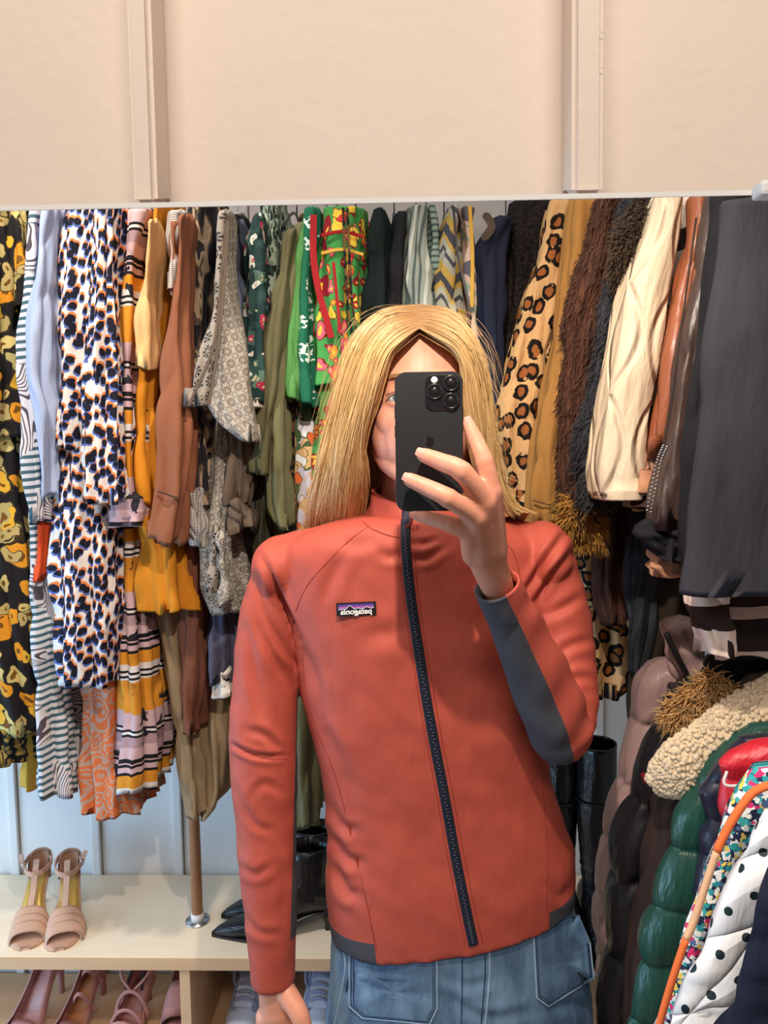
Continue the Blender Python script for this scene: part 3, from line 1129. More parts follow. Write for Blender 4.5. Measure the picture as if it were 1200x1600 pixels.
garment('spotted_dress', 'white dress with blue, black and orange leopard spots', 'dress', [
    ('skirt', [(600, 112, 150), (700, 96, 190), (780, 90, 204), (900, 89, 204), (1000, 95, 202), (1076, 106, 197)], 1.262, D, 'blueleo', dict(amp=0.011)),
    ('bodice', [(306, 110, 190), (400, 100, 190), (480, 96, 188), (600, 92, 186), (700, 92, 190)], 1.255, D, 'blueleo', dict(amp=0.012)),
    ('sleeve', [(310, 150, 182), (400, 146, 184), (520, 140, 184), (620, 136, 186), (720, 134, 188), (787, 135, 190)], 1.205, 0.10, 'blueleo', dict(lam=0.022))], GB)
garment('paisley_skirt', 'orange paisley skirt hanging lowest under the spotted dress', 'skirt', [
    ('skirt', [(1000, 132, 196), (1075, 136, 206), (1180, 132, 214), (1279, 131, 226)], 1.33, 0.2, 'paisley')], GB)
garment('plaid_dress', 'orange, pink and black plaid floral tiered dress', 'dress', [
    ('skirt', [(790, 200, 228), (900, 200, 232), (1000, 195, 244), (1120, 193, 256), (1185, 192, 256), (1240, 197, 250)], 1.30, D, 'plaid', dict(amp=0.010)),
    ('sleeve', [(326, 204, 234), (400, 192, 222), (500, 187, 217), (600, 181, 216), (700, 180, 219), (785, 184, 222)], 1.248, 0.11, 'plaid'),
    ('cuff', [(780, 172, 228), (800, 170, 229), (824, 171, 224)], 1.24, 0.10, 'plaid', dict(amp=0.003, hem=0.001, lump=0.001, crease=0.002))], GB)
garment('mustard_dress', 'mustard cotton dress with a wide hem', 'dress', [
    ('skirt', [(760, 226, 266), (870, 227, 300), (910, 227, 307), (958, 228, 312)], 1.275, D, 'mustard', dict(amp=0.012)),
    ('bodice', [(308, 250, 270), (420, 238, 268), (600, 218, 263), (700, 216, 256), (790, 226, 266)], 1.265, D, 'mustard'),
    ], GB)
garment('tan_blouse', 'pale tan blouse with short folded sleeve on mustard dress', 'blouse', [
    ('sleeve', [(346, 236, 242), (400, 230, 240), (480, 216, 239), (540, 209, 240), (574, 213, 239)], 1.215, 0.08, 'tan', dict(amp=0.002))], GB)
garment('gingham_shirt', 'tiny grey gingham shirt with steep collar', 'shirt', [
    ('body', [(331, 262, 292), (380, 263, 284), (455, 269, 276)], 1.255, 0.1, 'gingham'),
    ('tail', [(770, 296, 318), (830, 299, 320), (856, 304, 320)], 1.262, 0.12, 'gingham')], GB)
gt, gp = garment('brown_shirt', 'brown cotton shirt with rolled open cuff', 'shirt', [
    ('body', [(345, 278, 294), (420, 276, 294), (560, 268, 302), (700, 262, 313), (800, 268, 312), (850, 284, 300)], 1.25, D, 'brown'),
    ('sleeve', [(338, 282, 294), (440, 272, 292), (560, 258, 292), (680, 250, 296), (760, 246, 290), (810, 241, 280), (848, 237, 274)], 1.20, 0.10, 'brown', dict(amp=0.005, hem=0.008))], GB)
rib('cuff_seam', [P(246, 768, 1.196), P(262, 773, 1.192), P(282, 780, 1.196)], 0.0022, M['umber'], gt, 0.003)
garment('sand_trousers', 'long sand-coloured trousers in front of the wooden pole', 'trousers', [
    ('leg', [(930, 240, 290), (1060, 262, 300), (1180, 284, 312), (1284, 300, 318)], 1.34, 0.14, 'sand'),
    ('leg', [(930, 280, 350), (1080, 300, 358), (1180, 310, 358), (1240, 318, 356), (1282, 316, 322)], 1.37, 0.12, 'sand')], GB)
garment('rust_dress', 'rust brown satin skirt hanging below mustard hem', 'skirt', [
    ('skirt', [(850, 296, 316), (960, 288, 326), (1100, 283, 322), (1148, 292, 316)], 1.32, 0.16, 'rust')], GB)
garment('slate_skirt', 'slate blue skirt with white lining at its hem', 'skirt', [
    ('skirt', [(940, 326, 366), (1020, 328, 366), (1070, 330, 364)], 1.32, 0.14, 'slateblue'),
    ('lining', [(1040, 334, 364), (1090, 338, 362)], 1.335, 0.1, 'offwhite')], GB)
garment('brushstroke_dress', 'beige and black brushstroke print dress', 'dress', [
    ('body', [(308, 296, 342), (400, 291, 342), (550, 297, 336), (650, 300, 344), (720, 310, 346), (796, 319, 343)], 1.285, D, 'brush', dict(amp=0.010)),
    ('skirt', [(760, 300, 330), (860, 300, 326), (930, 306, 324)], 1.33, D, 'umber')], GB)
gt, gp = garment('medallion_blouse', 'grey medallion print blouse with wide pointed sleeve', 'blouse', [
    ('sleeve', [(333, 350, 362), (400, 348, 360), (470, 344, 368), (560, 330, 383), (630, 318, 392), (660, 336, 396), (690, 382, 400)], 1.185, 0.07, 'geo', dict(amp=0.003, hem=0.0, lump=0.003, crease=0.003)),
    ('sleeve_border', [(333, 346, 353), (400, 340, 352), (500, 326, 348), (560, 310, 340), (600, 298, 336), (634, 286, 328)], 1.178, 0.06, 'geoborder', dict(amp=0.002, hem=0.0)),
    ('body', [(640, 338, 372), (760, 334, 362), (850, 324, 372), (920, 322, 380), (962, 338, 378)], 1.275, 0.18, 'geo'),
    ('tie_end', [(830, 330, 342), (900, 318, 338), (928, 318, 334)], 1.225, 0.03, 'geoborder', dict(amp=0.001)),
    ('tie_end', [(840, 340, 350), (900, 341, 358), (940, 339, 362), (952, 339, 346)], 1.215, 0.03, 'geo', dict(amp=0.001))], GB)
for du in (0.0, 12.0):
    rib('trim_band', [P(357 - du * 0.2, 345, 1.172), P(352 - du * .4, 420, 1.172), P(341 - du * 0.6, 540, 1.170), P(322 - du * 2.6 + 4, 634, 1.168)], 0.0045, M['taupe'], gt)
garment('taupe_blouse', 'dark taupe blouse with gathered ruffle cuff', 'blouse', [
    ('sleeve', [(640, 356, 392), (720, 354, 392), (790, 354, 384)], 1.245, 0.09, 'taupe', dict(lam=0.02)),
    ('ruffle_cuff', [(786, 356, 382), (805, 352, 392), (830, 350, 397)], 1.235, 0.09, 'taupe', dict(lam=0.02, amp=0.004, hem=0.008, lump=0.001, slope=0.0))], GB)
garment('slate_shirt', 'slate blue and black satin top with hooked collar', 'shirt', [
    ('body', [(340, 352, 372), (400, 356, 378), (520, 362, 380), (640, 370, 386)], 1.27, 0.2, 'slate'),
    ('shawl', [(334, 360, 376), (400, 366, 386), (520, 372, 386), (660, 380, 396)], 1.31, 0.2, 'black')], GB)
garment('green_floral_dress', 'dark green dress scattered with white and pink flowers', 'dress', [
    ('sleeve', [(336, 396, 412), (370, 386, 414), (500, 380, 414), (600, 385, 410), (632, 387, 410)], 1.235, 0.1, 'darkgreenfloral'),
    ('cuff', [(624, 386, 408), (640, 388, 407)], 1.228, 0.1, 'offwhite', dict(amp=0.003)),
    ('skirt', [(400, 392, 420), (630, 384, 416), (680, 388, 412), (760, 392, 410)], 1.30, 0.2, 'darkgreenfloral')], GB)
garment('mint_blouse', 'mint and black textured blouse tucked beside the green floral dress', 'blouse', [
    ('body', [(308, 408, 440), (370, 412, 442), (430, 418, 434), (520, 416, 430)], 1.29, 0.2, 'mintfloral')], GB)
garment('olive_shirt', 'olive shirt with long sleeve ending in a split cuff', 'shirt', [
    ('sleeve', [(360, 448, 470), (450, 428, 456), (600, 411, 440), (690, 398, 424), (742, 390, 416)], 1.245, 0.1, 'olive'),
    ('body', [(352, 456, 476), (500, 432, 458), (640, 414, 440), (860, 402, 418), (960, 402, 420)], 1.30, 0.2, 'deepolive')], GB)
garment('olive_dress', 'long olive green wrap dress seen again below the elbow', 'dress', [
    ('sleeve', [(350, 466, 478), (480, 436, 462), (620, 420, 450), (760, 416, 452), (800, 420, 452), (826, 436, 452)], 1.262, 0.1, 'olive2'),
    ('skirt', [(780, 418, 470), (1000, 440, 498), (1150, 452, 498), (1300, 462, 496)], 1.34, 0.18, 'olive2')], GB)
garment('brown_leopard_dress', 'narrow strip of a dark brown leopard dress by olive dress', 'dress', [
    ('body', [(333, 472, 482), (500, 456, 470), (640, 448, 464), (850, 446, 464)], 1.30, 0.2, 'leodark')], GB)
garment('white_floral_dress', 'white dress with orange flowers hanging beside the hair', 'dress', [
    ('body', [(370, 452, 474), (480, 448, 466), (600, 460, 490), (700, 460, 492), (860, 462, 492)], 1.315, 0.2, 'whitefloral')], GB)
garment('green_tee', 'plain kelly green top with short sleeve', 'shirt', [
    ('sleeve', [(334, 474, 486), (420, 462, 480), (540, 449, 476), (600, 446, 474), (624, 452, 468)], 1.25, 0.1, 'green', dict(amp=0.002))], GB)
garment('emerald_dress', 'emerald dress flecked with white, next to green top', 'dress', [
    ('sleeve', [(326, 478, 496), (450, 471, 488), (560, 471, 490), (632, 475, 494)], 1.245, 0.1, 'emerald')], GB)
gt, gp = garment('folk_dress', 'bright green dress with red and orange folk flowers', 'dress', [
    ('bodice', [(322, 500, 570), (420, 487, 572), (520, 482, 570), (600, 486, 566)], 1.252, 0.24, 'greenfloral', dict(amp=0.008)),
    ('skirt', [(560, 488, 566), (700, 490, 560), (860, 486, 560)], 1.275, 0.24, 'greenfloral', dict(amp=0.010))], GB)
for path in ([(490, 336), (490, 400), (497, 450), (508, 490), (518, 528)], [(521, 410), (525, 450), (529, 490), (530, 520)]):
    rib('crimson_tie', [P(u, v, 1.232) for u, v in path], 0.011 if path[0][0] == 490 else 0.005, M['crimson'], gt, 0.004)
for v_, nm in ((368, 'M'), (396, 'M')):
    rib('piping', [P(502, v_, 1.243), P(535, v_ - 6, 1.24), P(568, v_ + 2, 1.244)], 0.005, M['crimson'] if v_ == 368 else M['yellow'], gt, 0.004)
for u_ in (534, 541):
    rib('strap', [P(u_ + 2, 325, 1.23), P(u_ + 6, 420, 1.23), P(u_ + 10, 480, 1.228), P(u_ + 18, 530, 1.228)], 0.004, M['leodark'], gt, 0.003)
garment('velvet_top', 'black-green velvet top with pointed shoulder', 'blouse', [
    ('body', [(324, 588, 602), (350, 580, 606), (400, 572, 612), (460, 566, 610), (560, 558, 612)], 1.26, 0.2, 'velvet')], GB)
garment('lace_camisole', 'black lace-edged top behind the hair parting', 'blouse', [
    ('body', [(330, 620, 634), (380, 606, 636), (460, 602, 638), (560, 600, 640)], 1.27, 0.2, 'black')], GB)
garment('striped_shirt', 'grey-green shirt with fine slanted stripes', 'shirt', [
    ('body', [(319, 636, 666), (380, 630, 668), (440, 630, 672), (520, 632, 682)], 1.262, 0.22, 'greystripe')], GB)
garment('sage_striped_shirt', 'sage striped shirt almost hidden behind slanted-stripe one', 'shirt', [
    ('body', [(320, 664, 682), (370, 668, 688), (430, 668, 688), (500, 672, 690)], 1.285, 0.2, 'tealhoriz')], GB)
garment('zigzag_dress', 'grey and ochre zigzag print dress', 'dress', [
    ('body', [(320, 702, 714), (360, 690, 716), (420, 678, 718), (500, 680, 724), (560, 684, 728)], 1.265, 0.22, 'zigzag')], GB)
gt, gp = garment('blush_dress', 'blush abstract print dress with dark zip edge', 'dress', [
    ('body', [(322, 714, 742), (380, 718, 742), (460, 724, 744), (560, 730, 748)], 1.272, 0.22, 'blush')], GB)
rib('edge', [P(708, 322, 1.25), P(716, 400, 1.25), P(728, 455, 1.25), P(735, 488, 1.25)], 0.004, M['wire'], gt, 0.003)
rib('edge', [P(734, 322, 1.25), P(738, 400, 1.25), P(737, 480, 1.25)], 0.006, M['yellow'], gt, 0.003)
# between the back rail and the right-hand coats
gt, gp = garment('navy_knit_vest', 'navy knitted vest with crochet collar in the corner', 'vest', [
    ('body', [(338, 772, 800), (372, 748, 796), (396, 731, 792), (440, 738, 788), (520, 744, 784), (640, 748, 784)], 1.27, 0.16, 'navy')], GB)
rg = random.Random(3)
prt = []
for i in range(22):
    t_ = i / 21
    c = P(760 + 10 * math.sin(t_ * 3) - t_ * 4, 338 + 32 * t_, 1.25)
    th = np.linspace(0, 2 * math.pi, 9)[:-1]
    prt.append(tube_data([c + V3((math.cos(a) * 0.006, 0, math.sin(a) * 0.006)) for a in th] + [c + V3((0.006, 0, 0))], 0.0012, 5))
v, f, u = merge(prt)
mesh('crochet_collar', v, f, M['taupe'], gt, u)

# ---- coats on the upper right rail: each hangs across the view, nearer ones further right
def rlab(*a):
    return a


garment('navy_coat', 'plain navy wool coat deepest in the coat row', 'coat', [
    ('body', [(316, 794, 860), (380, 782, 860), (480, 768, 860), (580, 760, 860), (700, 764, 860), (800, 770, 860)], 1.42, 0.06, 'navy2')], GR)
garment('curly_coat', 'almost black curly wool coat beside the leopard coat', 'coat', [
    ('body', [(312, 806, 900), (380, 796, 900), (480, 784, 900), (600, 772, 900), (760, 768, 900)], 1.345, 0.06, 'curlfur', dict(lump=0.006))], GR)
garment('leopard_coat', 'tan leopard fur coat with brown-black rosettes', 'coat', [
    ('sleeve', [(312, 862, 900), (400, 838, 890), (470, 818, 878), (560, 794, 862), (650, 773, 850), (720, 776, 842), (790, 788, 838)], 1.235, 0.085, 'leo', dict(amp=0.004)),
    ('body', [(330, 880, 1000), (600, 850, 1000), (820, 866, 1000), (900, 888, 1000), (1000, 915, 1000), (1060, 924, 996), (1096, 932, 965)], 1.325, 0.05, 'leo')], GR)
gt, gp = garment('suede_coat', 'camel suede coat with a long plain sleeve', 'coat', [
    ('sleeve', [(308, 894, 950), (400, 884, 940), (520, 866, 918), (640, 848, 900), (720, 836, 890), (790, 828, 894), (830, 826, 898)], 1.165, 0.075, 'suede', dict(amp=0.003))], GR)
rib('seam', [P(833, 782, 1.158), P(862, 790, 1.156), P(890, 796, 1.158)], 0.0018, M['darkbrown'], gt, 0.002)
gt, gp = garment('brown_fur_coat', 'soft brown fur coat with gold fur cuff beneath', 'coat', [
    ('sleeve', [(308, 936, 1010), (400, 912, 1000), (500, 890, 985), (620, 879, 960), (720, 880, 945), (800, 888, 940), (836, 894, 936)], 1.105, 0.09, 'brownfur', dict(amp=0.007)),
    ('body', [(500, 920, 1010), (800, 934, 1010), (900, 936, 988), (960, 938, 986), (982, 948, 980)], 1.185, 0.05, 'brownfur', dict(amp=0.005))], GR)
rg = random.Random(11)
pts = hang_data([(790, 882, 930), (830, 876, 940), (855, 884, 935)], 1.10, 0.07, n=60, m=16, seed=3)[0]
cc = P(908, 825, 1.13)
v, f, u = fur_data(pts, lambda p: (p - cc).normalized(), 2600, 0.020, 0.0011, rg, 0.9, 0.6)
mesh('gold_fur_cuff', v, f, M['goldfur'], gt, u, label='gold fur cuff')
v, f, u = hang_data([(790, 882, 930), (830, 876, 940), (855, 884, 935)], 1.10, 0.07, n=60, m=16, seed=3)
mesh('cuff_lining', v, f, M['suede'], gt, u)
for o in gp[:1]:
    pts = [V3(q.co) + ORG[o.name] for q in o.data.vertices]
    cc2 = [P(940, 560, 1.15)]
    v, f, u = fur_data(pts, lambda p: V3((-0.7, -0.7, 0)), 5200, 0.011, 0.0009, rg, 0.8, 0.6)
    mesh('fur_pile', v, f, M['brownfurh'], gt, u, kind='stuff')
gt, gp = garment('grey_fur_coat', 'dark grey shaggy fur coat with brown fur collar', 'coat', [
    ('sleeve', [(308, 985, 1050), (400, 966, 1030), (480, 950, 1010), (560, 934, 1000), (680, 914, 980), (760, 910, 970), (792, 916, 962)], 1.045, 0.08, 'greyfur', dict(amp=0.006)),
    ('body', [(700, 980, 1050), (860, 986, 1045), (960, 986, 1030), (1060, 990, 1004)], 1.125, 0.05, 'greyfur', dict(amp=0.005))], GR)
pts = [V3(q.co) + ORG[gp[0].name] for q in gp[0].data.vertices]
v, f, u = fur_data(pts, lambda p: V3((-0.8, -0.6, 0)), 5200, 0.013, 0.0009, rg, 0.8, 0.7)
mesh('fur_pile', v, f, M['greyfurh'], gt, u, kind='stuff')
vv, ff, uu = tube_data(cat([P(1008, 330, 1.03), P(985, 370, 1.02), P(978, 410, 1.02), P(980, 440, 1.03)], 16), 0.016, 10)
v, f, u = fur_data(vv, lambda p: V3((-0.6, -0.7, 0.1)), 2600, 0.018, 0.001, rg, 0.3, 0.9)
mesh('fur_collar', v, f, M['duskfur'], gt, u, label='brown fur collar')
gt, gp = garment('cream_quilted_coat', 'cream quilted coat with curved stitching on its sleeve', 'coat', [
    ('sleeve', [(303, 1026, 1068), (360, 1009, 1062), (450, 976, 1046), (560, 956, 1030), (660, 940, 1012), (740, 932, 1006), (776, 938, 1006)], 0.955, 0.10, 'quiltcream', dict(amp=0.002, lump=0.002, hem=0.001, crease=0.001)),
    ('body', [(500, 1010, 1080), (700, 985, 1060), (796, 988, 1030)], 1.06, 0.04, 'cream')], GR)
v, f, u = hang_data([(766, 938, 1005), (774, 937, 1006), (783, 940, 1004)], 0.951, 0.106, n=60, m=8, amp=0.0005, seed=8, hem=0, lump=0, crease=0, slope=0)
mesh('cuff', v, f, M['cream'], gt, u)
garment('striped_coat', 'white coat with brown slanted stripes behind cream quilting', 'coat', [
    ('body', [(303, 1060, 1110), (400, 1050, 1095), (520, 1036, 1080), (640, 1020, 1060), (760, 1004, 1050), (798, 1006, 1040)], 1.005, 0.04, 'zebraslant')], GR)
gt, gp = garment('brown_leather_coat', 'glossy mid-brown leather coat with seamed sleeve', 'coat', [
    ('sleeve', [(303, 1084, 1150), (400, 1068, 1140), (520, 1048, 1110), (640, 1028, 1090), (718, 1016, 1070)], 0.935, 0.05, 'leather', dict(amp=0.004)),
    ('cuff', [(712, 1017, 1066), (770, 1012, 1060)], 0.945, 0.04, 'tanhem', dict(lam=0.01))], GR)
rib('seam', [P(1088, 340, 0.927), P(1066, 500, 0.925), P(1042, 660, 0.925), P(1032, 716, 0.926)], 0.002, M['darkbrown'], gt, 0.002)
gt, gp = garment('biker_jacket', 'dark brown leather jacket with a zipped sleeve', 'jacket', [
    ('sleeve', [(303, 1108, 1160), (420, 1094, 1150), (560, 1064, 1130), (700, 1042, 1110), (780, 1026, 1100), (834, 1018, 1096)], 0.90, 0.045, 'darkleather', dict(amp=0.004)),
    ('rib_cuff', [(826, 1000, 1096), (850, 1004, 1096), (880, 1040, 1096)], 0.905, 0.04, 'black', dict(amp=0.003))], GR)
prt = []
c = cat([P(1040, 696, 0.893), P(1030, 720, 0.892), P(1022, 760, 0.893), P(1014, 800, 0.896)], 40)
for i, p in enumerate(c):
    s = 0.0025 * (1 if i % 2 else -1)
    prt.append(tube_data([V3(p) + V3((s - 0.0018, 0, 0)), V3(p) + V3((s + 0.0018, -0.0008, 0))], 0.0009, 6))
v, f, u = merge(prt)
mesh('zipper', v, f, M['steel'], gt, u, label='silver sleeve zip')
garment('tan_hem_coat', 'tan jacket hem under the zipped leather sleeve', 'jacket', [
    ('hem', [(858, 1020, 1090), (880, 1015, 1090), (899, 1017, 1090)], 0.93, 0.04, 'tanhem', dict(amp=0.002))], GR)
garment('long_brown_coat', 'very dark brown long coat behind mauve padded jacket', 'coat', [
    ('body', [(820, 1026, 1110), (900, 1020, 1110), (1000, 1006, 1110), (1100, 990, 1100), (1152, 985, 1060)], 1.135, 0.04, 'espresso', dict(amp=0.004))], GR)
garment('black_coat', 'black cotton coat squeezed behind the nearest charcoal one', 'coat', [
    ('sleeve', [(303, 1116, 1180), (400, 1104, 1170), (560, 1088, 1150), (700, 1074, 1140), (840, 1070, 1130), (900, 1072, 1130)], 0.85, 0.04, 'black', dict(amp=0.003))], GR)
gt, gp = garment('charcoal_coat', 'large charcoal waxed coat nearest on the right', 'coat', [
    ('sleeve', [(300, 1134, 1300), (450, 1118, 1300), (600, 1104, 1300), (750, 1092, 1300), (860, 1082, 1300), (931, 1073, 1300)], 0.78, 0.05, 'charcoal', dict(amp=0.004, hem=0.001, lam=0.12, lump=0.004, crease=0.003))], GR)
gt, gp = garment('banded_blanket_coat', 'cream and brown banded coat end under charcoal hem', 'coat', [
    ('sleeve', [(918, 1082, 1146), (960, 1085, 1148), (1000, 1092, 1148), (1028, 1100, 1146)], 0.83, 0.06, 'zebra', dict(amp=0.002, lump=0.002)),
    ('body', [(900, 1110, 1300), (950, 1112, 1300), (1030, 1120, 1300)], 0.88, 0.04, 'darkband', dict(crease=0.002, amp=0.002))], GR)

# ---- padded jackets on the lower right rail
gt, gp = garment('mauve_puffer', 'mauve padded jacket with snap and raised collar', 'jacket', [
    ('body', [(1050, 1024, 1120), (1072, 1006, 1120), (1110, 998, 1110), (1180, 984, 1080), (1260, 962, 1050), (1350, 950, 1030), (1440, 938, 1010), (1510, 944, 990), (1640, 950, 980)], 1.06, 0.07, 'mauve', dict(puff=(0.010, 0.095), m=150, crease=0.003, amp=0.001, slope=0.1)),
    ('collar', [(984, 1042, 1094), (1010, 1046, 1100), (1050, 1056, 1106), (1082, 1072, 1110)], 1.03, 0.05, 'mauve', dict(amp=0.003))], GL)
tube('zipper', cat([P(1041, 990, 1.02), P(1056, 1022, 1.018), P(1072, 1052, 1.018), P(1086, 1082, 1.02)], 20), 0.0045, M['wire'], gt, 8)
c = P(1052, 1074, 1.049)
for (r_, d_, mm) in ((0.0065, 0.0, 'wire'), (0.0045, 0.003, 'steel')):
    tube('snap_button', [c + V3((0, 0.008, 0)), c + V3((0, -0.004 - d_, 0))], r_, M[mm], gt, 16)
gt, gp = garment('black_puffer', 'black padded jacket with red script on its chest', 'jacket', [
    ('sleeve', [(1080, 1080, 1170), (1110, 1052, 1160), (1180, 1018, 1140), (1250, 990, 1110), (1320, 968, 1090), (1420, 960, 1060), (1500, 956, 1040), (1640, 936, 1010)], 0.985, 0.07, 'blackpuff', dict(puff=(0.011, 0.12), m=150, crease=0.003, amp=0.001, slope=0.1))], GL)
LOGO_AT = P(1010, 1208, 0.966)
LOGO_PAR = gt
rg = random.Random(21)
vv = tube_data(cat([P(1058, 1130, 0.955), P(1085, 1105, 0.945), P(1112, 1085, 0.945), P(1128, 1070, 0.95)], 18), 0.020, 10)[0]
v, f, u = fur_data(vv, lambda p: V3((-0.4, -0.7, 0.4)), 3600, 0.026, 0.0011, rg, 0.5, 0.9)
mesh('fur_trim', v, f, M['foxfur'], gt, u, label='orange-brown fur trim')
gt, gp = garment('sherpa_jacket', 'dark brown jacket with cream sherpa collar', 'jacket', [
    ('body', [(1240, 1030, 1140), (1320, 1014, 1120), (1420, 1004, 1090), (1520, 990, 1060), (1640, 976, 1030)], 0.93, 0.06, 'umber', dict(amp=0.004, slope=0.05))], GL)
# the sherpa collar is a swept pad covered with wool curls
sp = cat([P(1020, 1228, 0.905), P(1062, 1206, 0.895), P(1120, 1168, 0.89), P(1180, 1122, 0.895), P(1260, 1080, 0.91)], 26)
sr = [x / F * 0.9 for x in np.interp(np.linspace(0, 1, 26), [0, 0.12, 0.3, 0.6, 1], [16, 34, 50, 50, 48])]
vv, ff, uu = tube_data(sp, sr, 26, True, 0.45)
mesh('sherpa_collar', vv, ff, M['sherpa'], gt, uu)
base = bmesh.new()
bmesh.ops.create_icosphere(base, subdivisions=1, radius=1.0)
bv = [q.co.copy() for q in base.verts]
base.verts.index_update()
bf = [[q.index for q in f_.verts] for f_ in base.faces]
base.free()
rg = random.Random(5)
V_, F_, U_ = [], [], []
fr = frames(sp)
for i in range(1500):
    k = rg.uniform(0, 25)
    i0 = min(int(k), 24)
    fk = k - i0
    p, t_, a, b = [fr[i0][j].lerp(fr[i0 + 1][j], fk) for j in range(4)]
    r_ = sr[i0] * (1 - fk) + sr[i0 + 1] * fk
    th = rg.uniform(-2.0, 2.0)
    c = p + a * (math.cos(th) * r_ * 0.45) + b * (math.sin(th) * r_)
    s = rg.uniform(0.0026, 0.0042)
    o = len(V_)
    st = V3((rg.uniform(0.7, 1.3), rg.uniform(0.7, 1.3), rg.uniform(0.7, 1.4)))
    for q in bv:
        V_.append(c + V3((q.x * st.x, q.y * st.y, q.z * st.z)) * s)
        U_.append((rg.random() * 0.3, k))
    F_ += [[x + o for x in f_] for f_ in bf]
mesh('wool_curl', V_, F_, M['sherpa'], gt, U_, kind='stuff')
garment('dark_hood_jacket', 'black hooded jacket behind the sherpa collar', 'jacket', [
    ('hood', [(1032, 1112, 1300), (1060, 1096, 1300), (1100, 1078, 1300), (1180, 1070, 1300), (1260, 1070, 1300)], 0.955, 0.05, 'black', dict(amp=0.004, slope=0.05))], GL)
garment('brown_velvet_jacket', 'dark brown crumpled jacket shoulder beside the sherpa collar', 'jacket', [
    ('shoulder', [(1064, 1176, 1300), (1090, 1150, 1300), (1130, 1130, 1300), (1240, 1130, 1300)], 0.925, 0.05, 'darkbrown', dict(amp=0.010, slope=0.05, lump=0.008))], GL)
garment('green_puffer', 'glossy dark green padded jacket', 'jacket', [
    ('body', [(1148, 1176, 1300), (1170, 1150, 1280), (1200, 1120, 1260), (1240, 1096, 1220), (1290, 1068, 1180), (1390, 1038, 1130), (1500, 1008, 1090), (1640, 986, 1060)], 0.84, 0.06, 'greenpuff', dict(puff=(0.009, 0.075), m=150, crease=0.003, amp=0.001, slope=0.1))], GL)
garment('navy_puffer', 'slim navy padded jacket between green and red ones', 'jacket', [
    ('body', [(1168, 1168, 1300), (1200, 1140, 1280), (1250, 1096, 1240), (1300, 1112, 1200), (1420, 1090, 1180)], 0.80, 0.05, 'navypuff', dict(puff=(0.005, 0.045), m=110, crease=0.002, amp=0.001, slope=0.1))], GL)
garment('red_puffer', 'bright red padded jacket with small collar', 'jacket', [
    ('body', [(1172, 1190, 1300), (1190, 1150, 1300), (1206, 1130, 1300), (1240, 1131, 1300), (1300, 1136, 1260), (1400, 1120, 1240)], 0.765, 0.045, 'redpuff', dict(puff=(0.004, 0.05), m=110, crease=0.002, amp=0.001, slope=0.1))], GL)
gt, gp = garment('floral_jacket', 'small multicolour flower print jacket edged in orange', 'jacket', [
    ('body', [(1212, 1190, 1320), (1250, 1166, 1310), (1300, 1138, 1290), (1380, 1108, 1260), (1480, 1076, 1230), (1640, 1024, 1190)], 0.70, 0.045, 'ditsy', dict(amp=0.002, slope=0.05, lump=0.002))], GL)
ob = [(1215, 1222), (1180, 1236), (1160, 1258), (1136, 1296), (1120, 1330)]
tube('orange_edging', cat([P(u, v, 0.695) for u, v in ob], 24), 0.0042, M['orangefelt'], gt, 8, label='orange edging')
tube('peach_edging', cat([P(1120, 1330, 0.695), P(1104, 1378, 0.695), P(1084, 1440, 0.695), P(1072, 1466, 0.695)], 20), 0.0038, M['peachfelt'], gt, 8, label='peach edging')
tube('orange_edging', cat([P(1072, 1466, 0.695), P(1054, 1520, 0.695), P(1036, 1580, 0.695), P(1018, 1650, 0.695)], 20), 0.0038, M['orangefelt'], gt, 8, label='orange edging')
garment('polka_dot_jacket', 'white quilted jacket with dark polka dots', 'jacket', [
    ('body', [(1290, 1205, 1340), (1330, 1178, 1330), (1400, 1148, 1300), (1500, 1108, 1280), (1580, 1072, 1260), (1660, 1040, 1230)], 0.635, 0.045, 'polka', dict(amp=0.002, slope=0.05, lump=0.003))], GL)
garment('navy_jacket', 'navy cloth jacket in the bottom right corner', 'jacket', [
    ('body', [(1370, 1212, 1350), (1440, 1190, 1340), (1520, 1164, 1330), (1600, 1144, 1320), (1680, 1124, 1300)], 0.575, 0.04, 'navy2', dict(amp=0.002, slope=0.05))], GL)


# ------------------------------------------------------------------ hangers
def hanger(u, v, y, label, rail_z, mat, across='y', w=0.19, group='garment hangers'):
    p = P(u, v, y)
    yy = 1.52 if across == 'y' else y
    xx = p.x if across == 'y' else 0.66
    zt = p.z
    t = thing('clothes_hanger', label, 'hanger', (xx, yy, zt - 0.1), group)
    hk = [(xx, yy, zt - 0.0)]
    z1 = rail_z + 0.004
    hk = [V3((xx, yy, zt)), V3((xx, yy, (zt + z1) / 2)), V3((xx, yy, z1 - 0.02))]
    for a in range(8):
        an = -0.2 + a * 0.5
        d = V3((0, 1, 0)) if across == 'x' else V3((1, 0, 0))
        d = V3((0, 1, 0)) if across == 'y' else V3((1, 0, 0))
        hk.append(V3((xx, yy, z1)) + d * (math.cos(math.pi - an + 0.0) * 0.016) * (-1) + V3((0, 0, math.sin(an) * 0.016)))
    tube('hook', cat(hk, 30), 0.0016, M[mat], t, 6)
    d = V3((0, 1, 0)) if across == 'y' else V3((1, 0, 0))
    c = V3((xx, yy, zt))
    pts = [c - d * w + V3((0, 0, -0.085)), c - d * w * 0.5 + V3((0, 0, -0.03)), c, c + d * w * 0.5 + V3((0, 0, -0.03)), c + d * w + V3((0, 0, -0.085))]
    tube('shoulder_bar', cat(pts, 24), 0.0028, M[mat], t, 8)
    return t


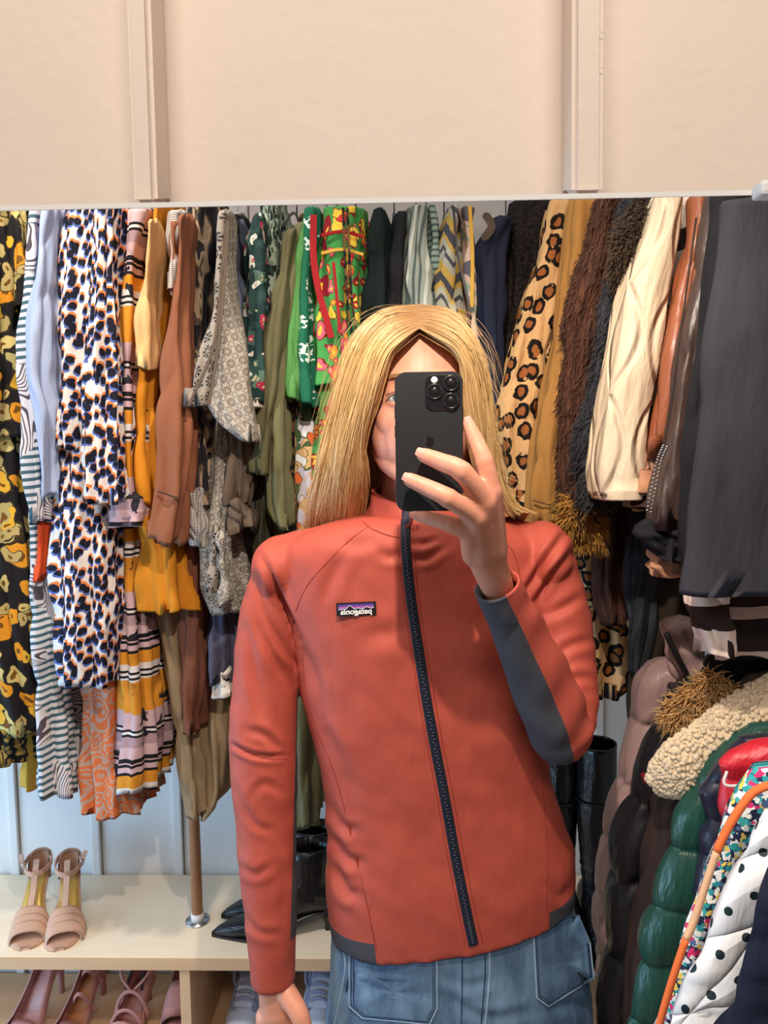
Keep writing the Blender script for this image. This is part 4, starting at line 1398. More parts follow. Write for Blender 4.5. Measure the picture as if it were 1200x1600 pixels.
for (u, lab, mt_) in ((383, 'white hanger hook left of the green floral dress', 'clear'), (464, 'thin hanger above the olive wrap dress', 'wire'), (499, 'hanger above the green folk dress', 'clear'),
                      (556, 'black wire hanger between folk dress and velvet top', 'wire'), (616, 'black wire hanger between velvet top and lace-edged top', 'wire'),
                      (640, 'pale hanger above the slanted-stripe shirt', 'clear'), (285, 'clear hanger above the brown shirt', 'clear'), (694, 'dark hanger left of the zigzag dress', 'wire')):
    hanger(u, 338, 1.52, lab, RZ, mt_)
c = P(1150, 1222, 0.71)
hg = thing('clothes_hanger', 'clear plastic hanger poking out of the red padded jacket', 'hanger', c, 'garment hangers')
tube('shoulder_bar', cat([P(1136, 1205, 0.745), P(1131, 1222, 0.742), P(1140, 1228, 0.74), P(1166, 1226, 0.74), P(1192, 1222, 0.74), P(1230, 1200, 0.74)], 30), 0.0016, M['clear'], hg, 8)
tube('hook', cat([P(1152, 1256, 0.735), P(1152, 1240, 0.735), P(1160, 1228, 0.735), P(1180, 1224, 0.735), P(1210, 1205, 0.735)], 24), 0.0020, M['clear'], hg, 8)
# ------------------------------------------------------------------ shoes
def on_plane(u, v, z):
    d = RC @ V3(((u - 600.0) / F, (800.0 - v) / F, -1.0))
    return CAM + d * ((z - CAM.z) / d.z)


def shoe_frame(toe, direc):
    d = V3((direc[0], direc[1], 0)).normalized()
    s = V3((d.y, -d.x, 0))           # to the right when looking from toe to heel

    def X(x, y, z):
        return V3(toe) + s * x + d * y + V3((0, 0, z))
    return X


def sole_data(X, L, hh, prof, th=0.006, inset=0.0, lift=0.0, m=26, sm=1.0, s0=0.0, s1=1.0):
    """prof(s)->(half width, centre shift); heel height hh"""
    V, Fc, U = [], [], []
    n = 8
    for i in range(m):
        s = s0 + (s1 - s0) * i / (m - 1)
        hw, cs = prof(s)
        hw = max(hw - inset, 0.001)
        z = lift + hh * max(0.0, min(1.0, (s - 0.30) / 0.55)) ** 1.15 * (1.0 if s < 0.86 else 1.0)
        z = lift + hh * (lambda q: q * q * (3 - 2 * q))(max(0.0, min(1.0, (s - 0.26) / 0.62)))
        for (a, b) in ((-1, 0), (-0.5, 0), (0.5, 0), (1, 0), (1, 1), (0.5, 1), (-0.5, 1), (-1, 1)):
            V.append(X(cs + a * hw, s * L, z + th * b))
            U.append((a * hw, s * L))
    for i in range(m - 1):
        for k in range(n):
            k2 = (k + 1) % n
            Fc.append((i * n + k, i * n + k2, (i + 1) * n + k2, (i + 1) * n + k))
    Fc += [tuple(range(n)), tuple((m - 1) * n + k for k in range(n - 1, -1, -1))]
    return V, Fc, U


def foot_prof(w, side=1):
    def f(s):
        a = np.interp(s, [0, 0.04, 0.12, 0.28, 0.45, 0.62, 0.80, 0.93, 1.0], [0.25, 0.66, 0.93, 1.0, 0.86, 0.66, 0.62, 0.52, 0.22])
        c = np.interp(s, [0, 0.3, 0.6, 1.0], [0.004, 0.003, -0.004, 0.0]) * side
        return a * w, c
    return f


def zsole(s, hh):
    q = max(0.0, min(1.0, (s - 0.26) / 0.62))
    return hh * q * q * (3 - 2 * q)


def arch_band(X, s_a, s_b, L, hh, w, h, n=14, th=0.003, z0=0.004, pw=0.7):
    """closed band over the foot from s_a to s_b"""
    V, Fc, U = [], [], []
    cols = []
    for s in np.linspace(s_a, s_b, 5):
        hw, cs = foot_prof(w)(s)
        k = 1 + 0.06 * math.sin(math.pi * (s - s_a) / (s_b - s_a))
        for lay in (1.0, 0.94):
            for i in range(n):
                a = math.pi * i / (n - 1)
                xx = -math.copysign(abs(math.cos(a)) ** pw, math.cos(a)) * (hw + 0.004) * lay * k
                zz = max(0.0, math.sin(a)) ** 0.8 * h * (0.85 + 0.5 * (s - s_a) / (s_b - s_a)) * lay * k
                V.append(X(cs + xx, s * L, zsole(s, hh) + z0 + zz))
                U.append((a * 0.03, s * L))
    R_ = 5
    for r in range(R_ - 1):
        for lay in (0, 1):
            for i in range(n - 1):
                o = r * 2 * n + lay * n
                Fc.append((o + i, o + i + 1, o + 2 * n + i + 1, o + 2 * n + i))
    for o in (0, (R_ - 1) * 2 * n):
        for i in range(n - 1):
            Fc.append((o + i, o + i + 1, o + n + i + 1, o + n + i))
    return V, Fc, U


def add(name, data, mat, parent, **kw):
    return mesh(name, data[0], data[1], mat, parent, data[2], **kw)


def heeled_sandal(toe, direc, label, group, side):
    X = shoe_frame(toe, direc)
    L, hh, w = 0.185, 0.068, 0.036
    t = thing('heeled_sandal', label, 'shoe', toe, group)
    pf = foot_prof(w, side)
    add('sole', sole_data(X, L, hh, pf, 0.007), M['nude'], t)
    add('insole', sole_data(X, L, hh, pf, 0.002, 0.004, 0.0072, s0=0.28, s1=0.97), M['gold'], t)
    for (a, b, h) in ((0.10, 0.19, 0.030), (0.17, 0.26, 0.036), (0.24, 0.34, 0.040)):
        add('toe_strap', arch_band(X, a, b, L, hh, w, h), M['nude'], t)
    top = [X(0, 0.30 * L, 0.046), X(0, 0.5 * L, zsole(0.5, hh) + 0.045), X(0, 0.68 * L, zsole(0.68, hh) + 0.055), X(0, 0.76 * L, zsole(0.76, hh) + 0.062)]
    rib('instep_strap', top, 0.013, M['nude'], t, 0.003, facing=(0, -0.7, 0.7))
    # heel counter: half cylinder panel around the heel
    V, Fc, U = [], [], []
    n = 17
    for lay in (0, 1):
        for (zz, k) in ((0.0, 1.0), (0.025, 0.98), (0.045, 0.93), (0.056, 0.90)):
            for i in range(n):
                a = math.pi * (i / (n - 1)) * 1.16 - 0.25
                r = 0.0245 * k - 0.0025 * lay
                V.append(X(math.cos(a) * r, 0.865 * L + math.sin(a) * r * 1.05, hh + zz - (0.014 if zz > 0.05 and (i < 3 or i > n - 4) else 0)))
                U.append((a, zz))
    Fc = grid(4, n) + grid(4, n, 4 * n) + [(3 * n + i, 3 * n + i + 1, 7 * n + i + 1, 7 * n + i) for i in range(n - 1)]
    mesh('heel_counter', V, Fc, M['nude'], t, U)
    th = np.linspace(0, 2 * math.pi, 25)
    loop = [X(math.cos(a) * 0.027, 0.83 * L + math.sin(a) * 0.034, hh + 0.042 + 0.010 * math.sin(a)) for a in th]
    V, Fc = [], []
    for i, p in enumerate(loop):
        c = X(0, 0.83 * L, hh + 0.05)
        o_ = (p - c)
        o_.z = 0
        o_.normalize()
        for (da, dz) in ((0, -0.006), (0.003, -0.006), (0.003, 0.006), (0, 0.006)):
            V.append(p + o_ * da + V3((0, 0, dz)))
    for i in range(len(loop) - 1):
        for k in range(4):
            k2 = (k + 1) % 4
            Fc.append((i * 4 + k, i * 4 + k2, i * 4 + 4 + k2, i * 4 + 4 + k))
    mesh('ankle_strap', V, Fc, M['nude'], t, [(q.x, q.z) for q in V], smooth=False)
    bx = side
    c = X(-0.030 * bx, 0.80 * L, hh + 0.042)
    bk = [c + V3((0, -0.007, -0.008)), c + V3((0, 0.007, -0.008)), c + V3((0, 0.007, 0.008)), c + V3((0, -0.007, 0.008)), c + V3((0, -0.007, -0.008))]
    tube('buckle', bk, 0.0014, M['steel'], t, 6)
    rib('strap_end', [c, c + V3((-0.004 * bx, 0, 0.012)), c + V3((-0.008 * bx, 0.004, 0.024))], 0.009, M['nude'], t, 0.002)
    tube('heel', [X(0, 0.90 * L, hh + 0.004), X(0, 0.925 * L, hh * 0.6), X(0, 0.94 * L, 0.012), X(0, 0.94 * L, 0.0)], [0.021, 0.0095, 0.0062, 0.0066], M['darkheel'], t, 14, label='dark slim heel')
    return t


for (u, v, hu, lab, sd) in ((36, 1486, 66, 'nude suede heeled sandal at the left end of the shelf', 1), (96, 1486, 112, 'nude suede heeled sandal nearer the wooden pole', -1)):
    toe = on_plane(u, v, SHZ)
    hl = on_plane(hu, 1412, SHZ)
    heeled_sandal(toe, (hl - toe), lab, 'nude heeled sandals on the shelf', sd)


def ankle_boot(toe, direc, label, hh=0.045):
    X = shoe_frame(toe, direc)
    L = 0.27
    t = thing('ankle_boot', label, 'shoe', toe, 'black pointed ankle boots on the shelf')
    # upper: loft of cross sections from the pointed toe to the heel, then the shaft rising from it
    V, Fc, U = [], [], []
    n = 20
    st = [(0.0, 0.002, 0.006), (0.05, 0.010, 0.016), (0.15, 0.022, 0.028), (0.3, 0.033, 0.038), (0.45, 0.035, 0.055), (0.58, 0.031, 0.082), (0.7, 0.029, 0.100), (0.82, 0.029, 0.098), (0.93, 0.026, 0.080), (1.0, 0.012, 0.055)]
    for (s, hw, h) in st:
        zb = 0.003 + zsole(s, hh)
        for k in range(n):
            a = 2 * math.pi * k / n
            c_, s_ = math.cos(a), math.sin(a)
            V.append(X(hw * math.copysign(abs(c_) ** 0.75, c_), s * L, zb + h / 2 + h / 2 * math.copysign(abs(s_) ** 0.8, s_)))
            U.append((a * 0.03, s * L))
    for i in range(len(st) - 1):
        for k in range(n):
            k2 = (k + 1) % n
            Fc.append((i * n + k, i * n + k2, (i + 1) * n + k2, (i + 1) * n + k))
    Fc += [tuple(range(n)), tuple((len(st) - 1) * n + k for k in range(n))]
    mesh('vamp', V, Fc, M['blackleather'], t, U)
    V, Fc, U = [], [], []
    lev = [(0.035, 0.76, 0.060, 0.030), (0.06, 0.79, 0.055, 0.030), (0.09, 0.80, 0.049, 0.032), (0.125, 0.80, 0.052, 0.035), (0.150, 0.80, 0.056, 0.038)]
    lay2 = [(z, s, a - 0.003, b - 0.003) for z, s, a, b in lev[::-1]]
    for (z, s, ra, rb) in lev + lay2:
        for k in range(n):
            a = 2 * math.pi * k / n
            dip = -0.020 * math.exp(-((math.sin(a)) / 0.35) ** 2) if z > 0.14 else 0
            V.append(X(rb * math.cos(a + math.pi / 2), s * L + ra * math.sin(a + math.pi / 2) * 0.9, hh + z + dip * 0.4))
            U.append((a * 0.04, z))
    for i in range(len(lev) * 2 - 1):
        for k in range(n):
            k2 = (k + 1) % n
            Fc.append((i * n + k, i * n + k2, (i + 1) * n + k2, (i + 1) * n + k))
    mesh('shaft', V, Fc, M['blackleather'], t, U)
    add('sole', sole_data(X, L, hh, lambda s: (np.interp(s, [0, 0.05, 0.3, 0.45, 0.7, 1], [0.003, 0.010, 0.034, 0.036, 0.028, 0.012]), 0), 0.004), M['darkheel'], t)
    tube('heel', [X(0, 0.91 * L, hh + 0.004), X(0, 0.93 * L, hh * 0.55), X(0, 0.935 * L, 0.010), X(0, 0.935 * L, 0.0)], [0.019, 0.008, 0.006, 0.0075], M['darkheel'], t, 14)
    rib('pull_tab', [X(0, 0.99 * L, hh + 0.13), X(0, 1.0 * L, hh + 0.165), X(0, 1.01 * L, hh + 0.178), X(0, 1.015 * L, hh + 0.165), X(0, 1.015 * L, hh + 0.13)], 0.012, M['blackleather'], t, 0.002, facing=(0, 1, 0))
    rib('white_label', [X(0.012, 0.93 * L, hh + 0.135), X(-0.002, 0.965 * L, hh + 0.132)], 0.012, M['white'], t, 0.002)
    return t


tA = on_plane(331, 1462, SHZ)
ankle_boot(tA, V3((1.0, 0.10, 0)), 'black pointed ankle boot nearer the shelf edge')
tB = on_plane(344, 1438, SHZ)
ankle_boot(tB + V3((0.0, 0.01, 0)), V3((1.0, 0.16, 0)), 'black pointed ankle boot nearer the back wall')


def tall_boot(u0, u1, y, label, v_top, lean=0.0):
    c0 = P((u0 + u1) / 2, 1400, y)
    r = (P(u1, 1300, y).x - P(u0, 1300, y).x) / 2
    t = thing('tall_boot', label, 'boot', (c0.x, y, SHZ), 'tall black boots on the shelf')
    zt = P((u0 + u1) / 2, v_top, y).z
    H = zt - SHZ
    V, Fc, U = [], [], []
    n, m = 28, 40
    for lay in (0, 1):
        for i in range(m):
            f = i / (m - 1)
            ff = f if lay == 0 else 1 - f * 0.4
            z = SHZ + 0.03 + (H - 0.03) * ff
            k = np.interp(ff, [0, 0.18, 0.3, 0.6, 0.85, 1.0], [0.75, 0.70, 0.80, 0.98, 1.0, 0.98]) - 0.05 * lay
            wr = 0.05 * math.exp(-((ff - 0.28) / 0.14) ** 2)
            for j in range(n):
                a = 2 * math.pi * j / n
                rr = r * (k + wr * math.sin(ff * 90 + 2 * math.sin(a + ff * 8)) + 0.02 * math.sin(3 * a + ff * 7))
                V.append((c0.x + rr * math.cos(a) + lean * ff, y + rr * 1.05 * math.sin(a), z))
                U.append((a * r, z))
    for i in range(2 * m - 1):
        for j in range(n):
            j2 = (j + 1) % n
            Fc.append((i * n + j, i * n + j2, (i + 1) * n + j2, (i + 1) * n + j))
    mesh('shaft', V, Fc, M['blackleather'], t, U)
    X = shoe_frame((c0.x, y - 0.17, SHZ), (0, 1))
    V, Fc, U = [], [], []
    st = [(0.0, 0.008, 0.02), (0.06, 0.026, 0.034), (0.2, 0.036, 0.045), (0.45, 0.036, 0.07), (0.65, 0.033, 0.10), (0.9, 0.031, 0.09), (1.0, 0.015, 0.06)]
    for (s, hw, h) in st:
        for k_ in range(16):
            a = 2 * math.pi * k_ / 16
            V.append(X(hw * math.cos(a), s * 0.24, 0.008 + h / 2 + h / 2 * math.sin(a)))
            U.append((a * 0.03, s))
    for i in range(len(st) - 1):
        for k_ in range(16):
            k2 = (k_ + 1) % 16
            Fc.append((i * 16 + k_, i * 16 + k2, i * 16 + 16 + k2, i * 16 + 16 + k_))
    Fc += [tuple(range(16)), tuple(len(st) * 16 - 16 + k_ for k_ in range(16))]
    mesh('foot', V, Fc, M['blackleather'], t, U)
    add('sole', sole_data(X, 0.24, 0.0, lambda s: (np.interp(s, [0, 0.06, 0.2, 0.5, 1], [0.010, 0.028, 0.038, 0.036, 0.02]), 0), 0.012), M['darkheel'], t)
    zb = P((u0 + u1) / 2, 1245, y).z
    th = np.linspace(0, 2 * math.pi, 29)
    tube('band', [(c0.x + r * 1.02 * math.cos(a), y + r * 1.07 * math.sin(a), zb) for a in th], 0.004, M['blackleather'], t, 6)


tall_boot(900, 962, 1.50, 'tall black leather boot right of the elbow', 1160)
tall_boot(848, 902, 1.53, 'tall black leather boot half hidden by the elbow', 1175)


# shoes on the lower shelf, only their tops in view
def pump(toe, direc, label, mat, inner, L=0.22, hh=0.07, w=0.036, open_=True):
    X = shoe_frame(toe, direc)
    t = thing('court_shoe', label, 'shoe', toe)
    pf = foot_prof(w)
    add('sole', sole_data(X, L, hh, pf, 0.005), M[mat], t)
    add('insole', sole_data(X, L, hh, pf, 0.002, 0.004, 0.0055), M[inner], t)
    V, Fc, U = [], [], []
    n = 26
    for lay in (0, 1):
        for zz in (0.0, 0.5, 1.0):
            for i in range(n + 1):
                a = 2 * math.pi * i / n
                s = 0.5 - 0.49 * math.cos(a)
                hw, cs = pf(s)
                sg = 1 if math.sin(a) >= 0 else -1
                h = np.interp(s, [0, 0.15, 0.35, 0.6, 0.85, 1.0], [0.022, 0.035, 0.036, 0.028, 0.050, 0.060]) * zz
                inn = (0.003 if lay else 0) + 0.002 * zz
                V.append(X(cs + sg * max(hw + 0.003 - inn, 0.001), s * L * (1 if not lay else 0.985) + (0.003 if lay else 0), zsole(s, hh) + 0.004 + h))
                U.append((s, zz))
    Fc = grid(3, n + 1) + grid(3, n + 1, 3 * (n + 1)) + [(2 * (n + 1) + i, 2 * (n + 1) + i + 1, 5 * (n + 1) + i + 1, 5 * (n + 1) + i) for i in range(n)]
    mesh('upper', V, Fc, M[mat], t, U)
    add('toe_cap', arch_band(X, 0.03, 0.30, L, hh, w, 0.030), M[mat], t)
    tube('heel', [X(0, 0.9 * L, hh + 0.004), X(0, 0.93 * L, hh * 0.5), X(0, 0.94 * L, 0.0)], [0.02, 0.009, 0.007], M[mat], t, 12)
    return t, X


def lowpt(u, y):
    q = P(u, 1560, y)
    return V3((q.x, y, LSZ))


pump(lowpt(0, 1.43), (0.14, 1, 0), 'shiny pink court shoe at the lower left corner', 'pinkpatent', 'pinkpatent', 0.22, 0.095, 0.036)
# two strappy sandals
t, X = pump(lowpt(76, 1.425), (0.12, 1, 0), 'tan-lined strappy slingback sandal on the lower shelf', 'pinkleather', 'insole', 0.22, 0.075, 0.033)
for k, (s, h) in enumerate(((0.55, 0.05), (0.72, 0.065))):
    rib('strap', [X(-0.03, s * 0.22, 0.03 + 0.04 * k), X(0.0, (s - 0.06) * 0.22, 0.075 + 0.03 * k), X(0.03, s * 0.22, 0.03 + 0.04 * k)], 0.008, M['pinkleather'], t, 0.003, facing=(0, -0.6, 0.8))
th = np.linspace(0.2, math.pi - 0.2, 14)
tube('slingback', [X(math.cos(a) * 0.03, 0.14 + math.sin(a) * 0.07, 0.10 + 0.03 * math.sin(a)) for a in th], 0.004, M['pinkleather'], t, 8)
t, X = pump(lowpt(172, 1.425), (0.05, 1, 0), 'dusty pink cage sandal with looping straps', 'pinkleather', 'pinkleather', 0.20, 0.05, 0.036)
for (s, h) in ((0.2, 0.05), (0.34, 0.055), (0.48, 0.065)):
    th = np.linspace(0, math.pi, 12)
    tube('strap', [X(math.cos(a) * 0.037, s * 0.2, 0.012 + zsole(s, 0.05) + math.sin(a) * h) for a in th], 0.0045, M['pinkleather'], t, 8, flat=0.6)
for sg in (-1, 1):
    tube('ankle_strap', cat([X(0, 0.10, 0.085), X(sg * 0.03, 0.115, 0.115), X(sg * 0.036, 0.145, 0.135), X(sg * 0.012, 0.17, 0.145), X(0, 0.172, 0.145)], 20), 0.003, M['pinkleather'], t, 8)
    tube('strap', cat([X(0, 0.165, 0.145), X(sg * 0.012, 0.14, 0.115), X(sg * 0.02, 0.11, 0.085)], 10), 0.003, M['darkheel'], t, 8)
t, X = pump(lowpt(262, 1.425), (-0.15, 1, 0), 'plain dusty pink flat shoe beside the shelf divider', 'pinkleather', 'pinkleather', 0.22, 0.02, 0.036)
add('flap', arch_band(X, 0.34, 0.62, 0.22, 0.02, 0.036, 0.055), M['pinkleather'], t)


def sneaker(toe, direc, label):
    X = shoe_frame(toe, direc)
    t = thing('canvas_sneaker', label, 'shoe', toe, 'pale canvas sneakers on the lower shelf')
    L, w = 0.25, 0.042
    add('sole', sole_data(X, L, 0.0, foot_prof(w + 0.003), 0.022), M['white'], t)
    V, Fc, U = [], [], []
    n = 18
    st = [(0.01, 0.014, 0.035), (0.08, 0.034, 0.05), (0.2, 0.041, 0.058), (0.35, 0.042, 0.075), (0.5, 0.038, 0.105), (0.62, 0.033, 0.135), (0.75, 0.032, 0.150), (0.9, 0.031, 0.152), (0.99, 0.016, 0.148)]
    for (s, hw, h) in st:
        for k in range(n):
            a = 2 * math.pi * k / n
            V.append(X(hw * math.copysign(abs(math.cos(a)) ** 0.8, math.cos(a)), s * L, 0.018 + h / 2 + h / 2 * math.sin(a)))
            U.append((a * 0.03, s * L))
    for i in range(len(st) - 1):
        for k in range(n):
            k2 = (k + 1) % n
            Fc.append((i * n + k, i * n + k2, (i + 1) * n + k2, (i + 1) * n + k))
    Fc += [tuple(range(n)), tuple((len(st) - 1) * n + k for k in range(n))]
    mesh('upper', V, Fc, M['whitecanvas'], t, U)
    rib('tongue', [X(0, 0.22 * L, 0.085), X(0, 0.4 * L, 0.112), X(0, 0.56 * L, 0.155), X(0, 0.62 * L, 0.185)], 0.04, M['whitecanvas'], t, 0.004, facing=(0, -0.7, 0.7))
    for i in range(6):
        s = 0.26 + 0.055 * i
        z = np.interp(s, [0.2, 0.35, 0.5, 0.62], [0.088, 0.102, 0.132, 0.165])
        tube('lace', cat([X(-0.028, s * L, z - 0.014), X(-0.012, s * L, z + 0.004), X(0.012, s * L, z + 0.004), X(0.028, s * L, z - 0.014)], 12), 0.0042, M['lace'], t, 7)
    for sg in (-1, 1):
        tube('lace_loop', cat([X(0, 0.5 * L, 0.148), X(sg * 0.02, 0.46 * L, 0.155), X(sg * 0.034, 0.42 * L, 0.13), X(sg * 0.03, 0.40 * L, 0.10), X(sg * 0.012, 0.45 * L, 0.128), X(0, 0.5 * L, 0.148)], 22), 0.0034, M['lace'], t, 7)
        rib('eyelet_stay', [X(sg * 0.026, 0.22 * L, 0.075), X(sg * 0.026, 0.4 * L, 0.096), X(sg * 0.024, 0.56 * L, 0.134), X(sg * 0.02, 0.64 * L, 0.165)], 0.014, M['lace'], t, 0.004, facing=(sg * 0.5, -0.5, 0.7))
    return t


sneaker(lowpt(366, 1.43), (0.08, 1, 0), 'pale laced canvas sneaker beside the shelf divider')
sneaker(lowpt(488, 1.43), (0.05, 1, 0), 'pale laced canvas sneaker showing beside the jeans')
# ------------------------------------------------------------------ the person
class Union:
    def __init__(s):
        s.V, s.F = [], []

    def add(s, vs, fs):
        o = len(s.V)
        s.V += [tuple(v) for v in vs]
        s.F += [tuple(i + o for i in f) for f in fs]

    def ell(s, c, r, rot=None, nu=28, nv=18):
        vs, fs = [], []
        for i in range(1, nv):
            ph = math.pi * i / nv
            for j in range(nu):
                th = 2 * math.pi * j / nu
                q = V3((r[0] * math.sin(ph) * math.cos(th), r[1] * math.sin(ph) * math.sin(th), r[2] * math.cos(ph)))
                if rot:
                    q = rot @ q
                vs.append(V3(c) + q)
        for i in range(nv - 2):
            for j in range(nu):
                j2 = (j + 1) % nu
                fs.append((i * nu + j, (i + 1) * nu + j, (i + 1) * nu + j2, i * nu + j2))
        fs.append(tuple(range(nu)))
        fs.append(tuple((nv - 2) * nu + j for j in range(nu - 1, -1, -1)))
        s.add(vs, fs)

    def limb(s, pts, radii, k=10, n=18, flat=1.0):
        """tapered limb with round ends through several joints"""
        c = cat([tuple(p) + (r,) for p, r in zip(pts, radii)], k * (len(pts) - 1) + 1)
        path = [V3(q[:3]) for q in c]
        rad = [max(q[3], 0.001) for q in c]
        t0 = (path[1] - path[0]).normalized()
        t1 = (path[-1] - path[-2]).normalized()
        pre, prr, post, por = [], [], [], []
        for a in (80, 60, 40, 20):
            r = rad[0]
            pre.append(path[0] - t0 * r * math.sin(math.radians(a)))
            prr.append(r * math.cos(math.radians(a)))
        for a in (20, 40, 60, 80):
            r = rad[-1]
            post.append(path[-1] + t1 * r * math.sin(math.radians(a)))
            por.append(r * math.cos(math.radians(a)))
        v, f, u = tube_data(pre + path + post, prr + rad + por, n, True, flat)
        s.add(v, f)

    def remesh(s, name, voxel, it=4, fac=0.5):
        me = bpy.data.meshes.new(name + '_raw')
        me.from_pydata(s.V, [], s.F)
        bm = bmesh.new()
        bm.from_mesh(me)
        bmesh.ops.recalc_face_normals(bm, faces=bm.faces[:])
        bm.to_mesh(me)
        bm.free()
        o = bpy.data.objects.new(name + '_raw', me)
        COL.objects.link(o)
        r = o.modifiers.new('r', 'REMESH')
        r.mode = 'VOXEL'
        r.voxel_size = voxel
        q = o.modifiers.new('s', 'SMOOTH')
        q.factor = fac
        q.iterations = it
        dg = bpy.context.evaluated_depsgraph_get()
        out = bpy.data.meshes.new_from_object(o.evaluated_get(dg))
        bpy.data.objects.remove(o)
        out.name = name
        return out


def finish(me, name, mat, parent, label=None):
    org = ORG[parent.name]
    me.transform(Matrix.Translation(-org))
    me.materials.clear()
    me.materials.append(mat)
    me.polygons.foreach_set('use_smooth', [True] * len(me.polygons))
    me.name = name
    return link(name, me, parent, None, label)


YT = 1.0
pb = P(710, 1600, YT)
person = thing('person', 'person in a terracotta zip jacket holding up a phone', 'person', (pb.x, YT, 0.0))

# ---- skin: one continuous surface
U_ = Union()
HC = P(656, 624, 1.0)


def H(x, y, z):
    return HC + V3((x, y, z))


U_.ell(H(0, 0.012, 0.034), (0.073, 0.092, 0.088))             # cranium
U_.ell(H(0, -0.030, 0.010), (0.066, 0.062, 0.080))            # face block
U_.ell(H(0, -0.038, -0.045), (0.058, 0.050, 0.072))           # mid face
U_.ell(H(0, -0.050, -0.098), (0.034, 0.036, 0.030))           # chin
for s_ in (-1, 1):
    U_.ell(H(0.034 * s_, -0.048, -0.030), (0.027, 0.030, 0.032))    # cheek
    U_.limb([H(0.050 * s_, -0.002, -0.045), H(0.042 * s_, -0.024, -0.078), H(0.018 * s_, -0.052, -0.100)], [0.023, 0.022, 0.020])
    U_.ell(H(0.031 * s_, -0.0755, 0.022), (0.023, 0.010, 0.011), Matrix.Rotation(0.5 * s_, 3, 'Z'))     # brow ridge
    U_.ell(H(0.031 * s_, -0.0758, 0.0025), (0.0155, 0.0095, 0.0065), Matrix.Rotation(0.45 * s_, 3, 'Z'))     # upper lid
    U_.ell(H(0.031 * s_, -0.0755, -0.012), (0.014, 0.008, 0.004), Matrix.Rotation(0.45 * s_, 3, 'Z'))    # lower lid
    U_.ell(H(0.040 * s_, -0.028, -0.045), (0.028, 0.038, 0.052))
    U_.ell(H(0.0745 * s_, 0.006, -0.012), (0.009, 0.018, 0.030), Matrix.Rotation(0.25 * s_, 3, 'Z'))   # ear
    U_.ell(H(0.009 * s_, -0.100, -0.038), (0.008, 0.010, 0.007))    # nostril
U_.limb([H(0, -0.088, 0.020), H(0, -0.098, -0.006), H(0, -0.112, -0.033)], [0.007, 0.008, 0.010])
U_.ell(H(0, -0.092, -0.068), (0.022, 0.010, 0.006))
U_.ell(H(0, -0.090, -0.079), (0.020, 0.010, 0.007))
U_.limb([H(0, 0.02, -0.05), P(650, 760, 1.035), P(648, 850, 1.05)], [0.052, 0.050, 0.058])
# trunk and arms under the clothes
U_.limb([P(655, 900, 1.04), P(670, 1050, 1.02), P(700, 1250, 1.02), P(712, 1440, 1.02)], [0.085, 0.085, 0.085, 0.085])
U_.limb([P(655, 872, 1.04), P(560, 875, 1.03), P(452, 890, 1.01)], [0.055, 0.045, 0.04])
U_.limb([P(655, 872, 1.04), P(760, 865, 1.03), P(842, 872, 1.01)], [0.055, 0.045, 0.04])
U_.limb([P(446, 890, 1.0), P(414, 1130, 0.98), P(418, 1350, 0.965), P(428, 1520, 0.95)], [0.036, 0.033, 0.028, 0.024])
U_.limb([P(842, 872, 1.01), P(862, 1000, 0.97), P(870, 1132, 0.905)], [0.036, 0.034, 0.030])
U_.limb([P(870, 1132, 0.905), P(824, 1015, 0.858), P(790, 945, 0.828)], [0.026, 0.025, 0.016])

pxr = 1 / F * 0.76
# hand round the phone (its back faces the mirror)
WR = P(768, 900, 0.795)
U_.limb([P(792, 955, 0.834), P(768, 892, 0.797), P(752, 850, 0.778)], [0.0150, 0.0205, 0.0215], flat=0.78)
MC = {'index': (768, 768, 0.752), 'middle': (757, 785, 0.744), 'ring': (745, 808, 0.745), 'little': (733, 832, 0.755)}
for k_, (a, r0, r1) in {'index': ((772, 862, 0.785), 0.0155, 0.0120), 'middle': ((764, 862, 0.780), 0.0155, 0.0125), 'ring': ((754, 866, 0.780), 0.0155, 0.0120), 'little': ((742, 866, 0.784), 0.0150, 0.0110)}.items():
    U_.limb([P(*a), P(*MC[k_])], [r0, r1], 8)
U_.ell(P(752, 830, 0.777), (0.022, 0.012, 0.028))
FG = {
    'index': ([MC['index'], (757, 722, 0.7485), (745, 692, 0.7535), (732, 662, 0.757)], [0.0112, 0.0098, 0.0090, 0.0068]),
    'middle': ([MC['middle'], (722, 737, 0.727), (690, 722, 0.735), (662, 711, 0.7425)], [0.0118, 0.0106, 0.0096, 0.0080]),
    'ring': ([MC['ring'], (700, 778, 0.729), (668, 762, 0.736), (641, 750, 0.7430)], [0.0112, 0.0102, 0.0092, 0.0080]),
    'little': ([MC['little'], (706, 820, 0.752), (679, 812, 0.757), (652, 806, 0.763)], [0.0106, 0.0092, 0.0084, 0.0066]),
}
TIPS = {}
for k_, (pts, rr) in FG.items():
    q = [P(*a) for a in pts]
    U_.limb(q, rr, 8)
    U_.ell(q[1], (rr[1] * 1.08,) * 3, None, 16, 12)
    TIPS[k_] = q
U_.limb([P(770, 868, 0.795), P(752, 820, 0.800), P(728, 776, 0.797), P(704, 748, 0.785)], [0.0165, 0.0140, 0.0105, 0.0085], 8)

